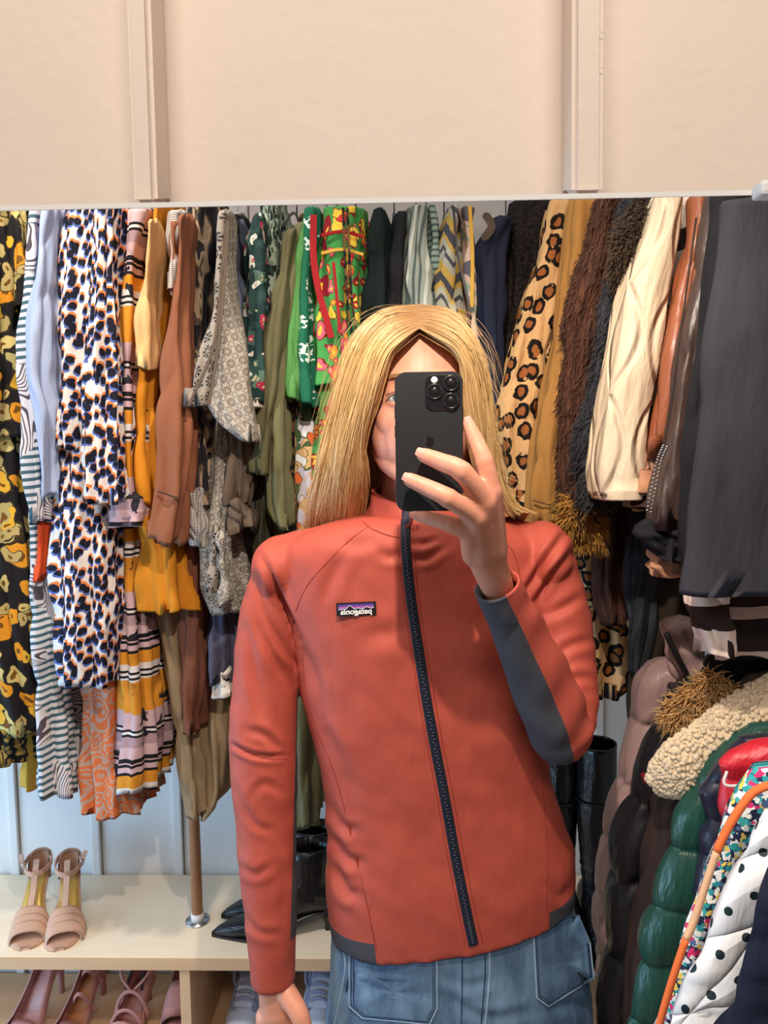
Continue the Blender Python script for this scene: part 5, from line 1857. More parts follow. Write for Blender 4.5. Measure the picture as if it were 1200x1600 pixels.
# the other hand hangs relaxed below the sleeve
U_.limb([P(428, 1500, 0.952), P(430, 1545, 0.948), P(434, 1580, 0.945)], [0.0250, 0.0240, 0.0260], flat=0.8)
for (a, b, c_, d_, r_) in (((446, 1580), (466, 1640), (472, 1690), (464, 1720), 0.0105), ((438, 1585), (448, 1655), (452, 1708), (446, 1740), 0.0108),
                           ((428, 1588), (430, 1655), (432, 1705), (428, 1735), 0.0102), ((416, 1588), (412, 1645), (412, 1685), (412, 1708), 0.0092)):
    U_.limb([P(a[0], a[1], 0.945), P(b[0], b[1], 0.935), P(c_[0], c_[1], 0.938), P(d_[0], d_[1], 0.948)], [r_ + 0.006, r_, r_ * 0.92, r_ * 0.78], 7)
U_.limb([P(448, 1552, 0.938), P(470, 1590, 0.922), P(478, 1632, 0.918), P(474, 1668, 0.922)], [0.0150, 0.0130, 0.0105, 0.0085], 8)
bme = U_.remesh('body', 0.0022, 8, 0.5)
body = finish(bme, 'body', M['skin'], person)
# nails
for k_, q in TIPS.items():
    tip = q[-1]
    d = (q[-1] - q[-2]).normalized()
    nr = V3((0, -1, 0.25))
    nr = (nr - d * nr.dot(d)).normalized()
    if k_ == 'index':
        nr = (nr + V3((0.1, 0, 0))).normalized()
    s_ = d.cross(nr)
    rr = FG[k_][1][-1]
    V, Fc = [], []
    for i in range(7):
        for j in range(7):
            a = (i / 6 - 0.35) * 0.011
            b = (j / 6 - 0.5) * 2
            w = rr * 0.62 * (1 - 0.35 * max(0, i / 6 - 0.6))
            V.append(tip + d * a + s_ * (b * w) + nr * (rr * (0.95 - 0.22 * b * b) - 0.0012 * max(0, i / 6 - 0.5)))
    mesh('fingernail', V, grid(7, 7), M['nail'], body)
# eyes, brows, lips
for s_ in (-1, 1):
    ev = Union()
    ev.ell(H(0.031 * s_, -0.0720, -0.004), (0.0125, 0.0115, 0.0105))
    mesh('eyeball', ev.V, ev.F, M['eyewhite'], body)
    ev = Union()
    ev.ell(H(0.031 * s_, -0.0820, -0.004), (0.0056, 0.0022, 0.0056))
    mesh('iris', ev.V, ev.F, M['iris'], body)
    rib('eyebrow', [H(0.014 * s_, -0.0915, 0.019), H(0.030 * s_, -0.0885, 0.023), H(0.050 * s_, -0.073, 0.020)], 0.0045, M['brow'], body, 0.004)
    tube('lash_line', cat([H(0.018 * s_, -0.0855, -0.001), H(0.031 * s_, -0.089, 0.003), H(0.045 * s_, -0.081, -0.001)], 10), 0.0011, M['brow'], body, 6)
ev = Union()
ev.ell(H(0, -0.0985, -0.068), (0.021, 0.006, 0.0045))
ev.ell(H(0, -0.0965, -0.0775), (0.018, 0.006, 0.0055))
mesh('lips', ev.V, ev.F, M['lip'], body)

# ---- jacket: torso, shoulders and both upper sleeves grown together, then the dark panels cut out
J = Union()
rows = [(806, 560, 755, 0.075, 0.072), (820, 500, 805, 0.088, 0.085), (846, 446, 846, 0.098, 0.10), (880, 436, 862, 0.102, 0.11), (940, 446, 866, 0.108, 0.115), (1000, 462, 866, 0.112, 0.115),
        (1100, 478, 862, 0.108, 0.112), (1200, 504, 858, 0.100, 0.108), (1300, 513, 884, 0.098, 0.108), (1345, 511, 899, 0.098, 0.108), (1390, 514, 901, 0.098, 0.110), (1426, 519, 898, 0.098, 0.110)]
rr = cat(rows, 60)
vs, fs = [], []
n = 72
RT = math.radians(6)
for (v, a, b, hf, hb) in rr:
    A, B = P(a, v, YT), P(b, v, YT)
    c = (A + B) / 2
    hw = (B.x - A.x) / 2
    tl = max(0, (v - 1200) / 240) * 0.045
    for k in range(n):
        t_ = 2 * math.pi * k / n
        x = hw * math.copysign(abs(math.cos(t_)) ** 0.85, math.cos(t_))
        sy = math.sin(t_)
        y = (hf if sy > 0 else hb) * -math.copysign(abs(sy) ** 0.9, sy)
        vs.append(V3((c.x + x * math.cos(RT) - y * math.sin(RT), c.y + x * math.sin(RT) + y * math.cos(RT), c.z + tl * (x / hw) * 0.5)))
m = len(rr)
for i in range(m - 1):
    for k in range(n):
        k2 = (k + 1) % n
        fs.append((i * n + k, i * n + k2, (i + 1) * n + k2, (i + 1) * n + k))
fs += [tuple(range(n - 1, -1, -1)), tuple((m - 1) * n + k for k in range(n))]
J.add(vs, fs)


def pr(px, y):
    return px / F * y


J.ell(P(440, 886, 0.99), (pr(46, 1), 0.062, pr(50, 1)))
J.ell(P(848, 868, 1.0), (pr(46, 1), 0.062, pr(56, 1)))
J.limb([P(560, 850, 1.0), P(452, 874, 0.99)], [0.040, 0.036])
J.limb([P(740, 845, 1.0), P(838, 856, 1.0)], [0.040, 0.036])
LA = [(432, 885, 0.99, 36), (421, 960, 0.98, 46), (414, 1060, 0.975, 51), (412, 1150, 0.97, 54), (414, 1240, 0.968, 52), (419, 1340, 0.962, 46), (424, 1440, 0.955, 41), (427, 1533, 0.95, 37)]
c = cat([tuple(P(u, v, y)) + (pr(r, y),) for u, v, y, r in LA], 70)
rg = random.Random(2)
rad = [q[3] * (1 + 0.012 * math.sin(i * 0.55) * (1 if i > 14 else 0) + 0.008 * math.sin(i * 1.3 + 1)) for i, q in enumerate(c)]
v, f, u = tube_data([V3(q[:3]) for q in c], rad, 40)
J.add(v, f)
RA = [(852, 880, 1.0, 46), (866, 950, 0.985, 52), (876, 1030, 0.965, 54), (882, 1100, 0.94, 52), (878, 1142, 0.92, 48)]
c = cat([tuple(P(u, v, y)) + (pr(r, y),) for u, v, y, r in RA], 50)
v, f, u = tube_data([V3(q[:3]) for q in c], [q[3] * (1 + 0.02 * math.sin(i * 0.9)) for i, q in enumerate(c)], 40)
J.add(v, f)
jme = J.remesh('jacket', 0.0036, 9, 0.5)


def sculpt(me, creases, seed=1.0, amp=0.0022, bands=()):
    nv = len(me.vertices)
    co = np.empty(nv * 3)
    me.vertices.foreach_get('co', co)
    co = co.reshape(-1, 3)
    no = np.empty(nv * 3)
    me.vertices.foreach_get('normal', no)
    no = no.reshape(-1, 3)
    px = proj(co)
    d = np.zeros(nv)
    front = np.einsum('ij,ij->i', no, co - np.array(CAM)) < 0
    for pts, depth, w in creases:
        q = cat(pts, 30)
        dist = np.full(nv, 1e9)
        tt = np.zeros(nv)
        for i in range(len(q) - 1):
            a, b = q[i], q[i + 1]
            ab = b - a
            s = np.clip(((px - a) @ ab) / (ab @ ab), 0, 1)
            pt = a + s[:, None] * ab
            sd = (px[:, 0] - pt[:, 0]) * ab[1] - (px[:, 1] - pt[:, 1]) * ab[0]
            dd = np.hypot(px[:, 0] - pt[:, 0], px[:, 1] - pt[:, 1])
            better = dd < dist
            dist = np.where(better, dd, dist)
            tt = np.where(better, (i + s) / (len(q) - 1), tt)
        fade = np.sin(np.pi * np.clip(tt, 0.02, 0.98)) ** 0.6
        d += front * (-depth * np.exp(-(dist / w) ** 2) + 0.65 * depth * np.exp(-((dist - 2.0 * w) / (1.1 * w)) ** 2)) * fade
    for i in range(nv):
        p = co[i]
        q = V3((p[0] * 9 + seed, p[1] * 9, p[2] * 9))
        d[i] += amp * mnoise.noise(q) + amp * 0.5 * mnoise.noise(V3((p[0] * 30 + p[2] * 12, p[1] * 24 + seed, p[2] * 30)))
    co = co + no * d[:, None]
    me.vertices.foreach_set('co', co.ravel())
    me.update()


CRE = [([(408, 868), (425, 905), (445, 950), (466, 1000)], 0.006, 5), ([(400, 900), (415, 960), (440, 1010), (462, 1040)], 0.005, 6), ([(398, 930), (408, 980), (430, 1030), (452, 1070)], 0.004, 7),
       ([(390, 980), (398, 1050), (412, 1120)], 0.003, 8), ([(362, 1162), (400, 1180), (450, 1182)], 0.0045, 4), ([(385, 1140), (415, 1150), (440, 1175)], 0.003, 6),
       ([(366, 1230), (395, 1285), (425, 1300)], 0.002, 6), ([(374, 1350), (400, 1365), (425, 1350)], 0.002, 6), ([(430, 1330), (445, 1380), (440, 1430)], 0.0015, 7), ([(384, 1430), (405, 1455), (440, 1460)], 0.0018, 6), ([(392, 1250), (412, 1225), (445, 1240)], 0.0015, 6),
       ([(540, 860), (520, 900), (505, 945)], 0.003, 10), ([(590, 840), (560, 850), (530, 845)], 0.003, 10), ([(480, 1110), (520, 1170), (560, 1260)], 0.002, 12), ([(560, 1000), (600, 990), (640, 985)], 0.002, 14),
       ([(470, 1010), (490, 1060), (500, 1120)], 0.003, 9), ([(516, 1300), (540, 1340), (565, 1350)], 0.004, 8), ([(520, 1340), (540, 1390), (560, 1400)], 0.004, 8), ([(512, 1250), (535, 1290), (560, 1300)], 0.003, 8),
       ([(885, 830), (850, 880), (815, 935)], 0.006, 6), ([(900, 860), (860, 900), (830, 950)], 0.004, 6), ([(910, 930), (880, 950), (850, 965)], 0.003, 7), ([(925, 1000), (890, 1010), (865, 1030)], 0.003, 7), ([(930, 1060), (900, 1060), (880, 1075)], 0.003, 7),
       ([(640, 845), (660, 850), (690, 842)], 0.003, 5), ([(642, 870), (665, 872), (700, 850)], 0.003, 6), ([(630, 860), (610, 870), (590, 860)], 0.0025, 7), ([(740, 1160), (790, 1250), (850, 1330)], 0.002, 16), ([(860, 1380), (875, 1400), (890, 1385)], 0.003, 8), ([(560, 1200), (640, 1300), (690, 1380)], 0.0012, 20)]
sculpt(jme, CRE, 1.0, 0.0030)
bm = bmesh.new()
bm.from_mesh(jme)


def bis(co, no, test):
    g = [f_ for f_ in bm.faces if test(f_.calc_center_median())]
    es = set(e for f_ in g for e in f_.edges)
    vs_ = set(v_ for f_ in g for v_ in f_.verts)
    bmesh.ops.bisect_plane(bm, geom=g + list(es) + list(vs_), plane_co=co, plane_no=no, dist=1e-6)


# dark stretch panel along the inner side of the hanging sleeve
pA, pB = P(466, 1030, 0.95), P(454, 1460, 0.93)
n1 = (pB - pA).cross(pA - CAM).normalized()
if n1.x < 0:
    n1 = -n1
zl0, zl1 = P(465, 1015, 0.97).z, P(460, 1462, 0.95).z
in_arm = lambda p: p.x < P(480, 1200, 0.97).x + 0.02 and zl1 - 0.02 < p.z < zl0 + 0.02
bis(pA, n1, in_arm)
# hem side bands
zh = [v_.co.z for v_ in bm.verts]
hb = P(590, 1460, 0.9)
x_l, x_r = P(583, 1470, 0.90).x, P(860, 1440, 0.93).x
in_hem = lambda p: p.z < P(600, 1380, 1.0).z + 0.05 and p.x > P(485, 1400, 1.0).x
zc_ = P(583, 1470, 0.9).z
bis(V3((x_l, 0, zc_)), V3((1, 0, 0.10)).normalized(), in_hem)
bis(V3((x_r, 0, zc_)), V3((1, 0, 0.02)).normalized(), in_hem)
zL = min(v_.co.z for v_ in bm.verts if v_.co.x < x_l and v_.co.x > P(490, 1400, 1.0).x)
zR = min(v_.co.z for v_ in bm.verts if v_.co.x > x_r)
hz_l, hz_r = V3((P(519, 1436, 0.98).x, 1, zL + 0.030)), V3((P(900, 1392, 1.02).x, 1, zR + 0.034))
sl_ = (hz_r.z - hz_l.z) / (hz_r.x - hz_l.x)
hn = V3((-sl_, 0, 1)).normalized()
side_x = lambda p: p.x < x_l + 0.03 or p.x > x_r - 0.03
bis(hz_l, hn, lambda p: in_hem(p) and side_x(p))
dark_s, dark_h = [], []
for f_ in bm.faces:
    p = f_.calc_center_median()
    if in_arm(p) and (p - pA).dot(n1) > 0 and p.x < P(474, 1200, 0.97).x + 0.01 and zl1 < p.z < zl0 and f_.normal.x > -0.2:
        dark_s.append(f_)
    elif in_hem(p) and (p - hz_l).dot(hn) < 0 and \
            ((p - V3((x_l, 0, zc_))).dot(V3((1, 0, 0.10))) < 0 or (p - V3((x_r, 0, zc_))).dot(V3((1, 0, 0.02))) > 0 or p.y > YT):
        dark_h.append(f_)


def carve(faces):
    vm, V, Fc = {}, [], []
    for f_ in faces:
        q = []
        for v_ in f_.verts:
            if v_.index not in vm:
                vm[v_.index] = len(V)
                V.append(v_.co.copy())
            q.append(vm[v_.index])
        Fc.append(q)
    return V, Fc


bm.verts.index_update()
sd, hd_ = carve(dark_s), carve(dark_h)
ds = set(dark_s) | set(dark_h)
rest = carve([f_ for f_ in bm.faces if f_ not in ds])
bm.free()
jacket = mesh('jacket', rest[0], rest[1], M['jacket'], person, label='terracotta zip-up jacket')
mesh('sleeve_panel', sd[0], sd[1], M['jacketdark'], jacket, label='dark stretch panel inside the hanging sleeve')
mesh('hem_band', hd_[0], hd_[1], M['jacketdark'], jacket, label='charcoal hem band')
TREE = BVHTree.FromPolygons([tuple(v) for v in rest[0] + hd_[0]], [tuple(f) for f in rest[1]] + [tuple(i + len(rest[0]) for i in f) for f in hd_[1]])


def hit(u, v, tree=None):
    d = (RC @ V3(((u - 600.0) / F, (800.0 - v) / F, -1.0))).normalized()
    loc, nr, _, _ = (tree or TREE).ray_cast(CAM, d)
    if loc is None:
        return P(u, v, 0.93), V3((0, -1, 0))
    if nr.dot(d) > 0:
        nr = -nr
    return loc, nr


def surf_ribbon(name, pxs, width, mat, parent, lift=0.001, thick=0.0012, n=60, tree=None, label=None, smooth_n=3):
    """a band lying on the cloth under the given line"""
    c = cat(pxs, n)
    H_ = [hit(u, v, tree) for u, v in c]
    pos = np.array([tuple(h[0]) for h in H_])
    nor = np.array([tuple(h[1]) for h in H_])
    for _ in range(smooth_n):
        pos[1:-1] = (pos[:-2] + pos[1:-1] * 2 + pos[2:]) / 4
        nor[1:-1] = (nor[:-2] + nor[1:-1] * 2 + nor[2:]) / 4
    V, Fc, U = [], [], []
    for i in range(n):
        p, nr = V3(pos[i]), V3(nor[i]).normalized()
        t_ = (V3(pos[min(i + 1, n - 1)]) - V3(pos[max(i - 1, 0)])).normalized()
        s = t_.cross(nr).normalized()
        w = width if not callable(width) else width(i / (n - 1))
        for (a, h) in ((-0.5, -0.002), (-0.5, lift), (-0.38, lift + thick), (0.38, lift + thick), (0.5, lift), (0.5, -0.002)):
            V.append(p + s * (a * w) + nr * h)
            U.append((a * w, i * 0.01))
    for i in range(n - 1):
        for k in range(5):
            Fc.append((i * 6 + k, i * 6 + k + 1, i * 6 + 7 + k, i * 6 + 6 + k))
    mesh(name, V, Fc, mat, parent, U, label=label)
    return pos, nor


ZP = [(634, 812), (634, 850), (640, 920), (653, 1010), (671, 1120), (692, 1230), (712, 1340), (729, 1425), (740, 1476)]
zpos, znor = surf_ribbon('zipper_tape', ZP, lambda t: 0.0125 + 0.001 * t, M['zip'], jacket, 0.0012, 0.001, 90, label='dark navy zip')
parts = []
for i in range(170):
    t_ = i / 169 * 88
    i0 = int(t_)
    f_ = t_ - i0
    p = V3(zpos[i0] * (1 - f_) + zpos[min(i0 + 1, 89)] * f_)
    nr = V3(znor[i0]).normalized()
    tg = (V3(zpos[min(i0 + 1, 89)]) - V3(zpos[max(i0 - 1, 0)])).normalized()
    s = tg.cross(nr).normalized()
    o_ = 0.0007 * (1 if i % 2 else -1)
    a, b = p + s * (o_ - 0.0014) + nr * 0.0026, p + s * (o_ + 0.0014) + nr * 0.0026
    parts.append(tube_data([a, b], 0.0011, 5))
v, f, u = merge(parts)
mesh('zipper_teeth', v, f, M['zipteeth'], jacket, u)
for off_ in (-11, 12):
    surf_ribbon('zip_seam', [(a + off_ * (1 + 0.2 * i / 8), b) for i, (a, b) in enumerate(ZP)], 0.0011, M['seam'], jacket, 0.0002, 0.0002, 80)
h0 = hit(640, 815)[0]
tube('zip_pull_cord', cat([h0 + V3((0, -0.010, 0.012)), h0 + V3((0.001, -0.012, 0)), h0 + V3((-0.010, -0.010, -0.010)), h0 + V3((-0.017, -0.008, -0.018))], 16), 0.0011, M['seam'], jacket, 6)
tube('zip_pull_cord', cat([h0 + V3((0.003, -0.010, 0.012)), h0 + V3((0.003, -0.012, 0)), h0 + V3((-0.006, -0.010, -0.011)), h0 + V3((-0.016, -0.008, -0.020))], 16), 0.0011, M['seam'], jacket, 6)
for line in ([(577, 822), (545, 845), (510, 880), (480, 915), (462, 955), (457, 985), (464, 1010)], [(472, 1020), (478, 1080), (495, 1140), (520, 1200), (540, 1270), (556, 1340), (575, 1420), (588, 1486)],
             [(364, 1160), (390, 1176), (420, 1186), (450, 1186)], [(846, 1195), (850, 1260), (856, 1330), (854, 1400), (858, 1446)], [(765, 830), (800, 860), (812, 900), (814, 930)]):
    surf_ribbon('seam', line, 0.0013, M['seam'], jacket, 0.0002, 0.0003, 60)

# forearm sleeve of the raised arm: loft with its dark underside and cuff
FA = [(876, 1146, 0.905, 49), (868, 1120, 0.893, 52), (850, 1075, 0.876, 51), (828, 1025, 0.856, 47), (806, 975, 0.836, 41), (790, 942, 0.822, 38), (777, 914, 0.808, 36)]
c = cat([tuple(P(u, v, y)) + (pr(r, y),) for u, v, y, r in FA], 64)
path = [V3(q[:3]) for q in c]
t0 = (path[1] - path[0]).normalized()
cap, capr = [], []
for a in (85, 65, 45, 25):
    cap.append(path[0] - t0 * c[0][3] * math.sin(math.radians(a)))
    capr.append(c[0][3] * math.cos(math.radians(a)))
path = cap + path
rad = capr + [q[3] for q in c]
nn = 72
fr = frames(path)
ring = []
view = V3((0.0, -1.0, 0.0))
for i, (p, t_, a, b) in enumerate(fr):
    f1 = (view - t_ * view.dot(t_)).normalized()      # towards the mirror
    s1 = t_.cross(f1)                                 # across
    if s1.x > 0:
        s1 = -s1                                      # towards the body centre line
    row = []
    for k in range(nn):
        th = 2 * math.pi * k / nn
        ss = i / (len(fr) - 1)
        w = 1.0
        # wrinkles bunch on the outer side near the elbow
        outer = max(0.0, math.cos(th - math.pi * 0.80))
        w += 0.075 * outer * math.sin(ss * 30 + 1.5 * math.sin(th * 2)) * (1 - ss) ** 0.4 + 0.025 * math.sin(ss * 21 + th * 2) * (1 - 0.5 * ss)
        row.append(p + s1 * (math.cos(th) * rad[i] * w) + f1 * (math.sin(th) * rad[i] * w * 0.92))
    ring.append(row)
m = len(ring)
# end rim turned inwards
for kk in (0.9, 0.8):
    ring.append([fr[-1][0].lerp(q, kk) - fr[-1][1] * (0.012 if kk < 0.85 else 0.0) for q in ring[m - 1]])
m = len(ring)
kd0, kd1 = -12, 19                                    # columns of the dark panel: inner side, wrapping to the front


def strip(k0, k1, i0, i1, grow=0.0):
    V, Fc, U = [], [], []
    w = k1 - k0 + 1
    for i in range(i0, i1 + 1):
        for k in range(k0, k1 + 1):
            q = ring[i][k % nn]
            cpt = fr[min(i, len(fr) - 1)][0]
            V.append(q + (q - cpt).normalized() * grow)
            U.append((k * 0.004, i * 0.004))
    return V, grid(i1 - i0 + 1, w), U


sl_m = strip(kd1, kd0 + nn, 0, m - 1)
mesh('raised_sleeve', sl_m[0], sl_m[1], M['jacket'], jacket, sl_m[2])
ic = 53
dp = strip(kd0, kd1, 0, ic)
mesh('forearm_panel', dp[0], dp[1], M['jacketdark'], jacket, dp[2], label='charcoal panel under the raised forearm')
cf = strip(kd0, kd1, ic, m - 1, 0.0012)
mesh('cuff', cf[0], cf[1], M['jacketdark'], jacket, cf[2], label='charcoal cuff at the raised wrist')

# collar
CR = [(766, 580, 738, 0.062, 0.070), (790, 576, 744, 0.068, 0.075), (815, 564, 756, 0.076, 0.082), (836, 545, 772, 0.088, 0.09)]
cr = cat(CR, 14)
V, Fc, U = [], [], []
nn2 = 72
for lay in (0, 1):
    for i, (v, a, b, hf, hb_) in enumerate(cr):
        A, B = P(a, v, YT + 0.02), P(b, v, YT + 0.02)
        cpt = (A + B) / 2
        hw = (B.x - A.x) / 2 - 0.004 * lay
        for k in range(nn2 + 1):
            t_ = 2 * math.pi * k / nn2
            sy = math.sin(t_)
            top_dip = -0.018 * max(0, sy) ** 2 * (1 - i / 13) + 0.012 * max(0, -sy) * (1 - i / 13)
            wr = 0.0018 * math.sin(t_ * 9 + i * 0.6) * math.sin(i / 13 * 3.1)
            V.append(V3((cpt.x + (hw + wr) * math.cos(t_), cpt.y - (hf + wr - 0.004 * lay if sy > 0 else hb_ - 0.004 * lay) * sy, cpt.z + top_dip)))
            U.append((t_ * 0.06, i * 0.006))
R_ = len(cr)
w_ = nn2 + 1
Fc = grid(R_, w_) + grid(R_, w_, R_ * w_) + [(k, k + 1, R_ * w_ + k + 1, R_ * w_ + k) for k in range(nn2)]
collar = mesh('collar', V, Fc, M['jacket'], jacket, U)
CT = BVHTree.FromPolygons([tuple(v) for v in V[:R_ * w_]], grid(R_, w_))
surf_ribbon('zipper_tape', [(636, 786), (635, 805), (634, 828)], 0.0125, M['zip'], jacket, 0.0012, 0.001, 14, CT)
surf_ribbon('collar_seam', [(568, 816), (580, 826), (605, 836), (624, 840)], 0.0016, M['seam'], jacket, 0.0004, 0.0004, 30)

# ---- chest patch with its mirrored lettering
pc_, pn_ = hit(557, 951)
pn_ = (pn_ * 0.5 + V3((0, -1, 0.05))).normalized()
xr = V3((1, 0, 0.045))
xr = (xr - pn_ * xr.dot(pn_)).normalized()
yu = pn_.cross(xr)
if yu.z < 0:
    yu = -yu
PW, PH = 0.0505, 0.0165
pc_ = pc_ + pn_ * 0.0025


def patch_poly(name, poly, lift, mat, th=0.0006):
    n_ = len(poly)
    V = [pc_ + xr * (a * PW) + yu * (b * PH) + pn_ * lift for a, b in poly] + [pc_ + xr * (a * PW) + yu * (b * PH) + pn_ * (lift - th) for a, b in poly]
    Fc = [tuple(range(n_)), tuple(range(2 * n_ - 1, n_ - 1, -1))] + [(i, n_ + i, n_ + (i + 1) % n_, (i + 1) % n_) for i in range(n_)]
    return mesh(name, V, Fc, mat, jacket, smooth=False)


patch_poly('chest_patch', [(-0.5, -0.5), (0.5, -0.5), (0.5, 0.5), (-0.5, 0.5)], 0.001, M['patchblack'], 0.004)
patch_poly('patch_sky', [(-0.45, 0.18), (0.45, 0.18), (0.45, 0.38), (-0.45, 0.38)], 0.0014, M['patchpurple'])
patch_poly('patch_band', [(-0.45, 0.08), (0.45, 0.10), (0.45, 0.20), (-0.45, 0.20)], 0.0015, M['patchpink'])
patch_poly('patch_band', [(-0.45, -0.05), (0.45, -0.02), (0.45, 0.10), (-0.45, 0.10)], 0.0014, M['patchblue'])
ridge = [(-0.45, -0.02), (-0.36, 0.04), (-0.30, -0.02), (-0.24, 0.06), (-0.17, 0.28), (-0.12, 0.22), (-0.04, -0.02), (0.0, 0.02), (0.06, 0.08), (0.12, 0.0), (0.2, 0.02), (0.27, 0.16), (0.33, 0.06), (0.39, 0.0), (0.45, 0.08)]
patch_poly('patch_mountains', ridge + [(0.45, -0.2), (-0.45, -0.2)], 0.0017, M['patchblack'])
tube('patch_ridge', [pc_ + xr * (a * PW) + yu * (b * PH) + pn_ * 0.0018 for a, b in ridge], 0.00028, M['patchwhite'], jacket, 5)


def text_mesh(s, size, mirror=True, bold=0.0, shear=0.0):
    cu = bpy.data.curves.new('t', 'FONT')
    cu.body = s
    cu.size = size
    cu.align_x = 'CENTER'
    cu.align_y = 'CENTER'
    cu.extrude = 0.0002
    cu.offset = bold
    cu.shear = shear
    o = bpy.data.objects.new('t', cu)
    COL.objects.link(o)
    me = bpy.data.meshes.new_from_object(o.evaluated_get(bpy.context.evaluated_depsgraph_get()))
    bpy.data.objects.remove(o)
    V = [(-v.co.x if mirror else v.co.x, v.co.y, v.co.z) for v in me.vertices]
    Fc = [list(p.vertices) for p in me.polygons]
    return V, Fc


V, Fc = text_mesh('patagonia', 0.0092, True, 0.00022)
wx = max(v[0] for v in V) - min(v[0] for v in V)
kx = 0.040 / wx
mesh('patch_lettering', [pc_ + xr * (a * kx) + yu * (b * 1.05 - 0.0032) + pn_ * (0.0021 + c_) for a, b, c_ in V], Fc, M['patchwhite'], jacket, smooth=False)
# red script on the black padded jacket
V, Fc = text_mesh('gf', 0.022, True, 0.0006, 0.25)
mesh('red_script', [LOGO_AT + V3((a + b * 0.2, -0.010 - c_, b + a * 0.4)) for a, b, c_ in V], Fc, M['crimson'], LOGO_PAR, smooth=False)

# ---- jeans
JE = Union()
jr = [(1392, 522, 893, 0.090, 0.10), (1440, 519, 904, 0.092, 0.105), (1500, 517, 917, 0.095, 0.108), (1560, 512, 926, 0.098, 0.112), (1620, 506, 930, 0.100, 0.112), (1680, 504, 930, 0.100, 0.112)]
rr = cat(jr, 26)
vs, fs = [], []
for (v, a, b, hf, hb_) in rr:
    A, B = P(a, v, YT), P(b, v, YT)
    c0 = (A + B) / 2
    hw = (B.x - A.x) / 2
    for k in range(n):
        t_ = 2 * math.pi * k / n
        x = hw * math.copysign(abs(math.cos(t_)) ** 0.9, math.cos(t_))
        sy = math.sin(t_)
        y = (hf if sy > 0 else hb_) * -sy
        vs.append(V3((c0.x + x * math.cos(RT) - y * math.sin(RT), c0.y + x * math.sin(RT) + y * math.cos(RT), c0.z)))
m = len(rr)
for i in range(m - 1):
    for k in range(n):
        k2 = (k + 1) % n
        fs.append((i * n + k, i * n + k2, (i + 1) * n + k2, (i + 1) * n + k))
fs += [tuple(range(n - 1, -1, -1)), tuple((m - 1) * n + k for k in range(n))]
JE.add(vs, fs)
hipc = P(717, 1640, YT)
for s_ in (-1, 1):
    cx = hipc.x + 0.088 * s_
    JE.limb([(cx, YT + 0.01, hipc.z + 0.02), (cx + 0.004 * s_, YT + 0.005, hipc.z - 0.22), (cx + 0.01 * s_, YT, 0.36), (cx + 0.012 * s_, YT + 0.01, 0.09)], [0.093, 0.085, 0.068, 0.066], 12, 30)
    JE.limb([(cx + 0.012 * s_, YT + 0.01, 0.09), (cx + 0.012 * s_, YT + 0.01, 0.07)], [0.066, 0.066])
jem = JE.remesh('jeans', 0.005, 5)
CJ = [([(530, 1550), (600, 1540), (680, 1560)], 0.003, 8), ([(700, 1560), (760, 1590), (830, 1580)], 0.003, 8), ([(690, 1520), (730, 1540), (770, 1530)], 0.002, 7), ([(540, 1505), (600, 1510), (660, 1500)], 0.002, 8), ([(840, 1500), (880, 1510), (915, 1495)], 0.002, 8), ([(850, 1580), (890, 1570), (925, 1580)], 0.003, 8)]
sculpt(jem, CJ, 7.0, 0.002)
JT = BVHTree.FromPolygons([tuple(v.co) for v in jem.vertices], [tuple(p.vertices) for p in jem.polygons])
jeans = finish(jem, 'jeans', M['denim'], person, 'washed blue jeans')


def pocket(poly, name='patch_pocket'):
    """raised cloth patch lying on the jeans"""
    q = np.array(poly, float)
    c0 = q.mean(0)
    V, Fc = [], []
    rings = [(0.0, 0.0018), (0.5, 0.0018), (0.93, 0.0020), (1.0, 0.0012), (1.004, -0.002)]
    per = cat(list(poly) + [poly[0]], 48)[:-1] if False else np.vstack([np.linspace(q[i], q[(i + 1) % len(q)], 8, endpoint=False) for i in range(len(q))])
    N_ = len(per)
    for (k, h) in rings:
        for p in per:
            a = c0 + (p - c0) * k
            loc, nr = hit(a[0], a[1], JT)
            V.append(loc + nr * h)
    for r in range(len(rings) - 1):
        for i in range(N_):
            i2 = (i + 1) % N_
            Fc.append((r * N_ + i, r * N_ + i2, (r + 1) * N_ + i2, (r + 1) * N_ + i))
    o = mesh(name, V, Fc, M['denim'], jeans)
    return o


PL = [(546, 1478), (683, 1482), (684, 1575), (672, 1600), (566, 1590), (546, 1572)]
PRt = [(832, 1452), (905, 1430), (922, 1470), (928, 1528), (855, 1572), (838, 1560)]
for poly in (PL, PRt):
    pocket(poly)
    for inset, mt_, w in ((0.985, 'denimlight', 0.0022), (0.94, 'stitch', 0.0014), (0.89, 'stitch', 0.0012)):
        q = np.array(poly, float)
        c0 = q.mean(0)
        ins = c0 + (q - c0) * inset
        for i in range(len(poly)):
            a, b = ins[i], ins[(i + 1) % len(poly)]
            if a[1] < 1490 and b[1] < 1490:
                continue
            surf_ribbon('stitching', [tuple(a), tuple((a + b) / 2), tuple(b)], w, M[mt_], jeans, 0.0016, 0.0008, 14, JT, smooth_n=1)
for ln, mt_, w in (([(764, 1470), (765, 1520), (762, 1560), (756, 1620)], 'denimlight', 0.0028), ([(757, 1470), (758, 1520), (755, 1560), (750, 1620)], 'stitch', 0.0016), ([(722, 1475), (722, 1540), (720, 1620)], 'stitch', 0.0016),
                   ([(528, 1462), (540, 1500), (535, 1545), (525, 1590), (520, 1620)], 'denimlight', 0.0024), ([(534, 1466), (547, 1500), (541, 1550)], 'stitch', 0.0014)):
    surf_ribbon('fly_seam' if ln[0][0] > 600 else 'side_seam', ln, w, M[mt_], jeans, 0.0006, 0.0008, 30, JT)
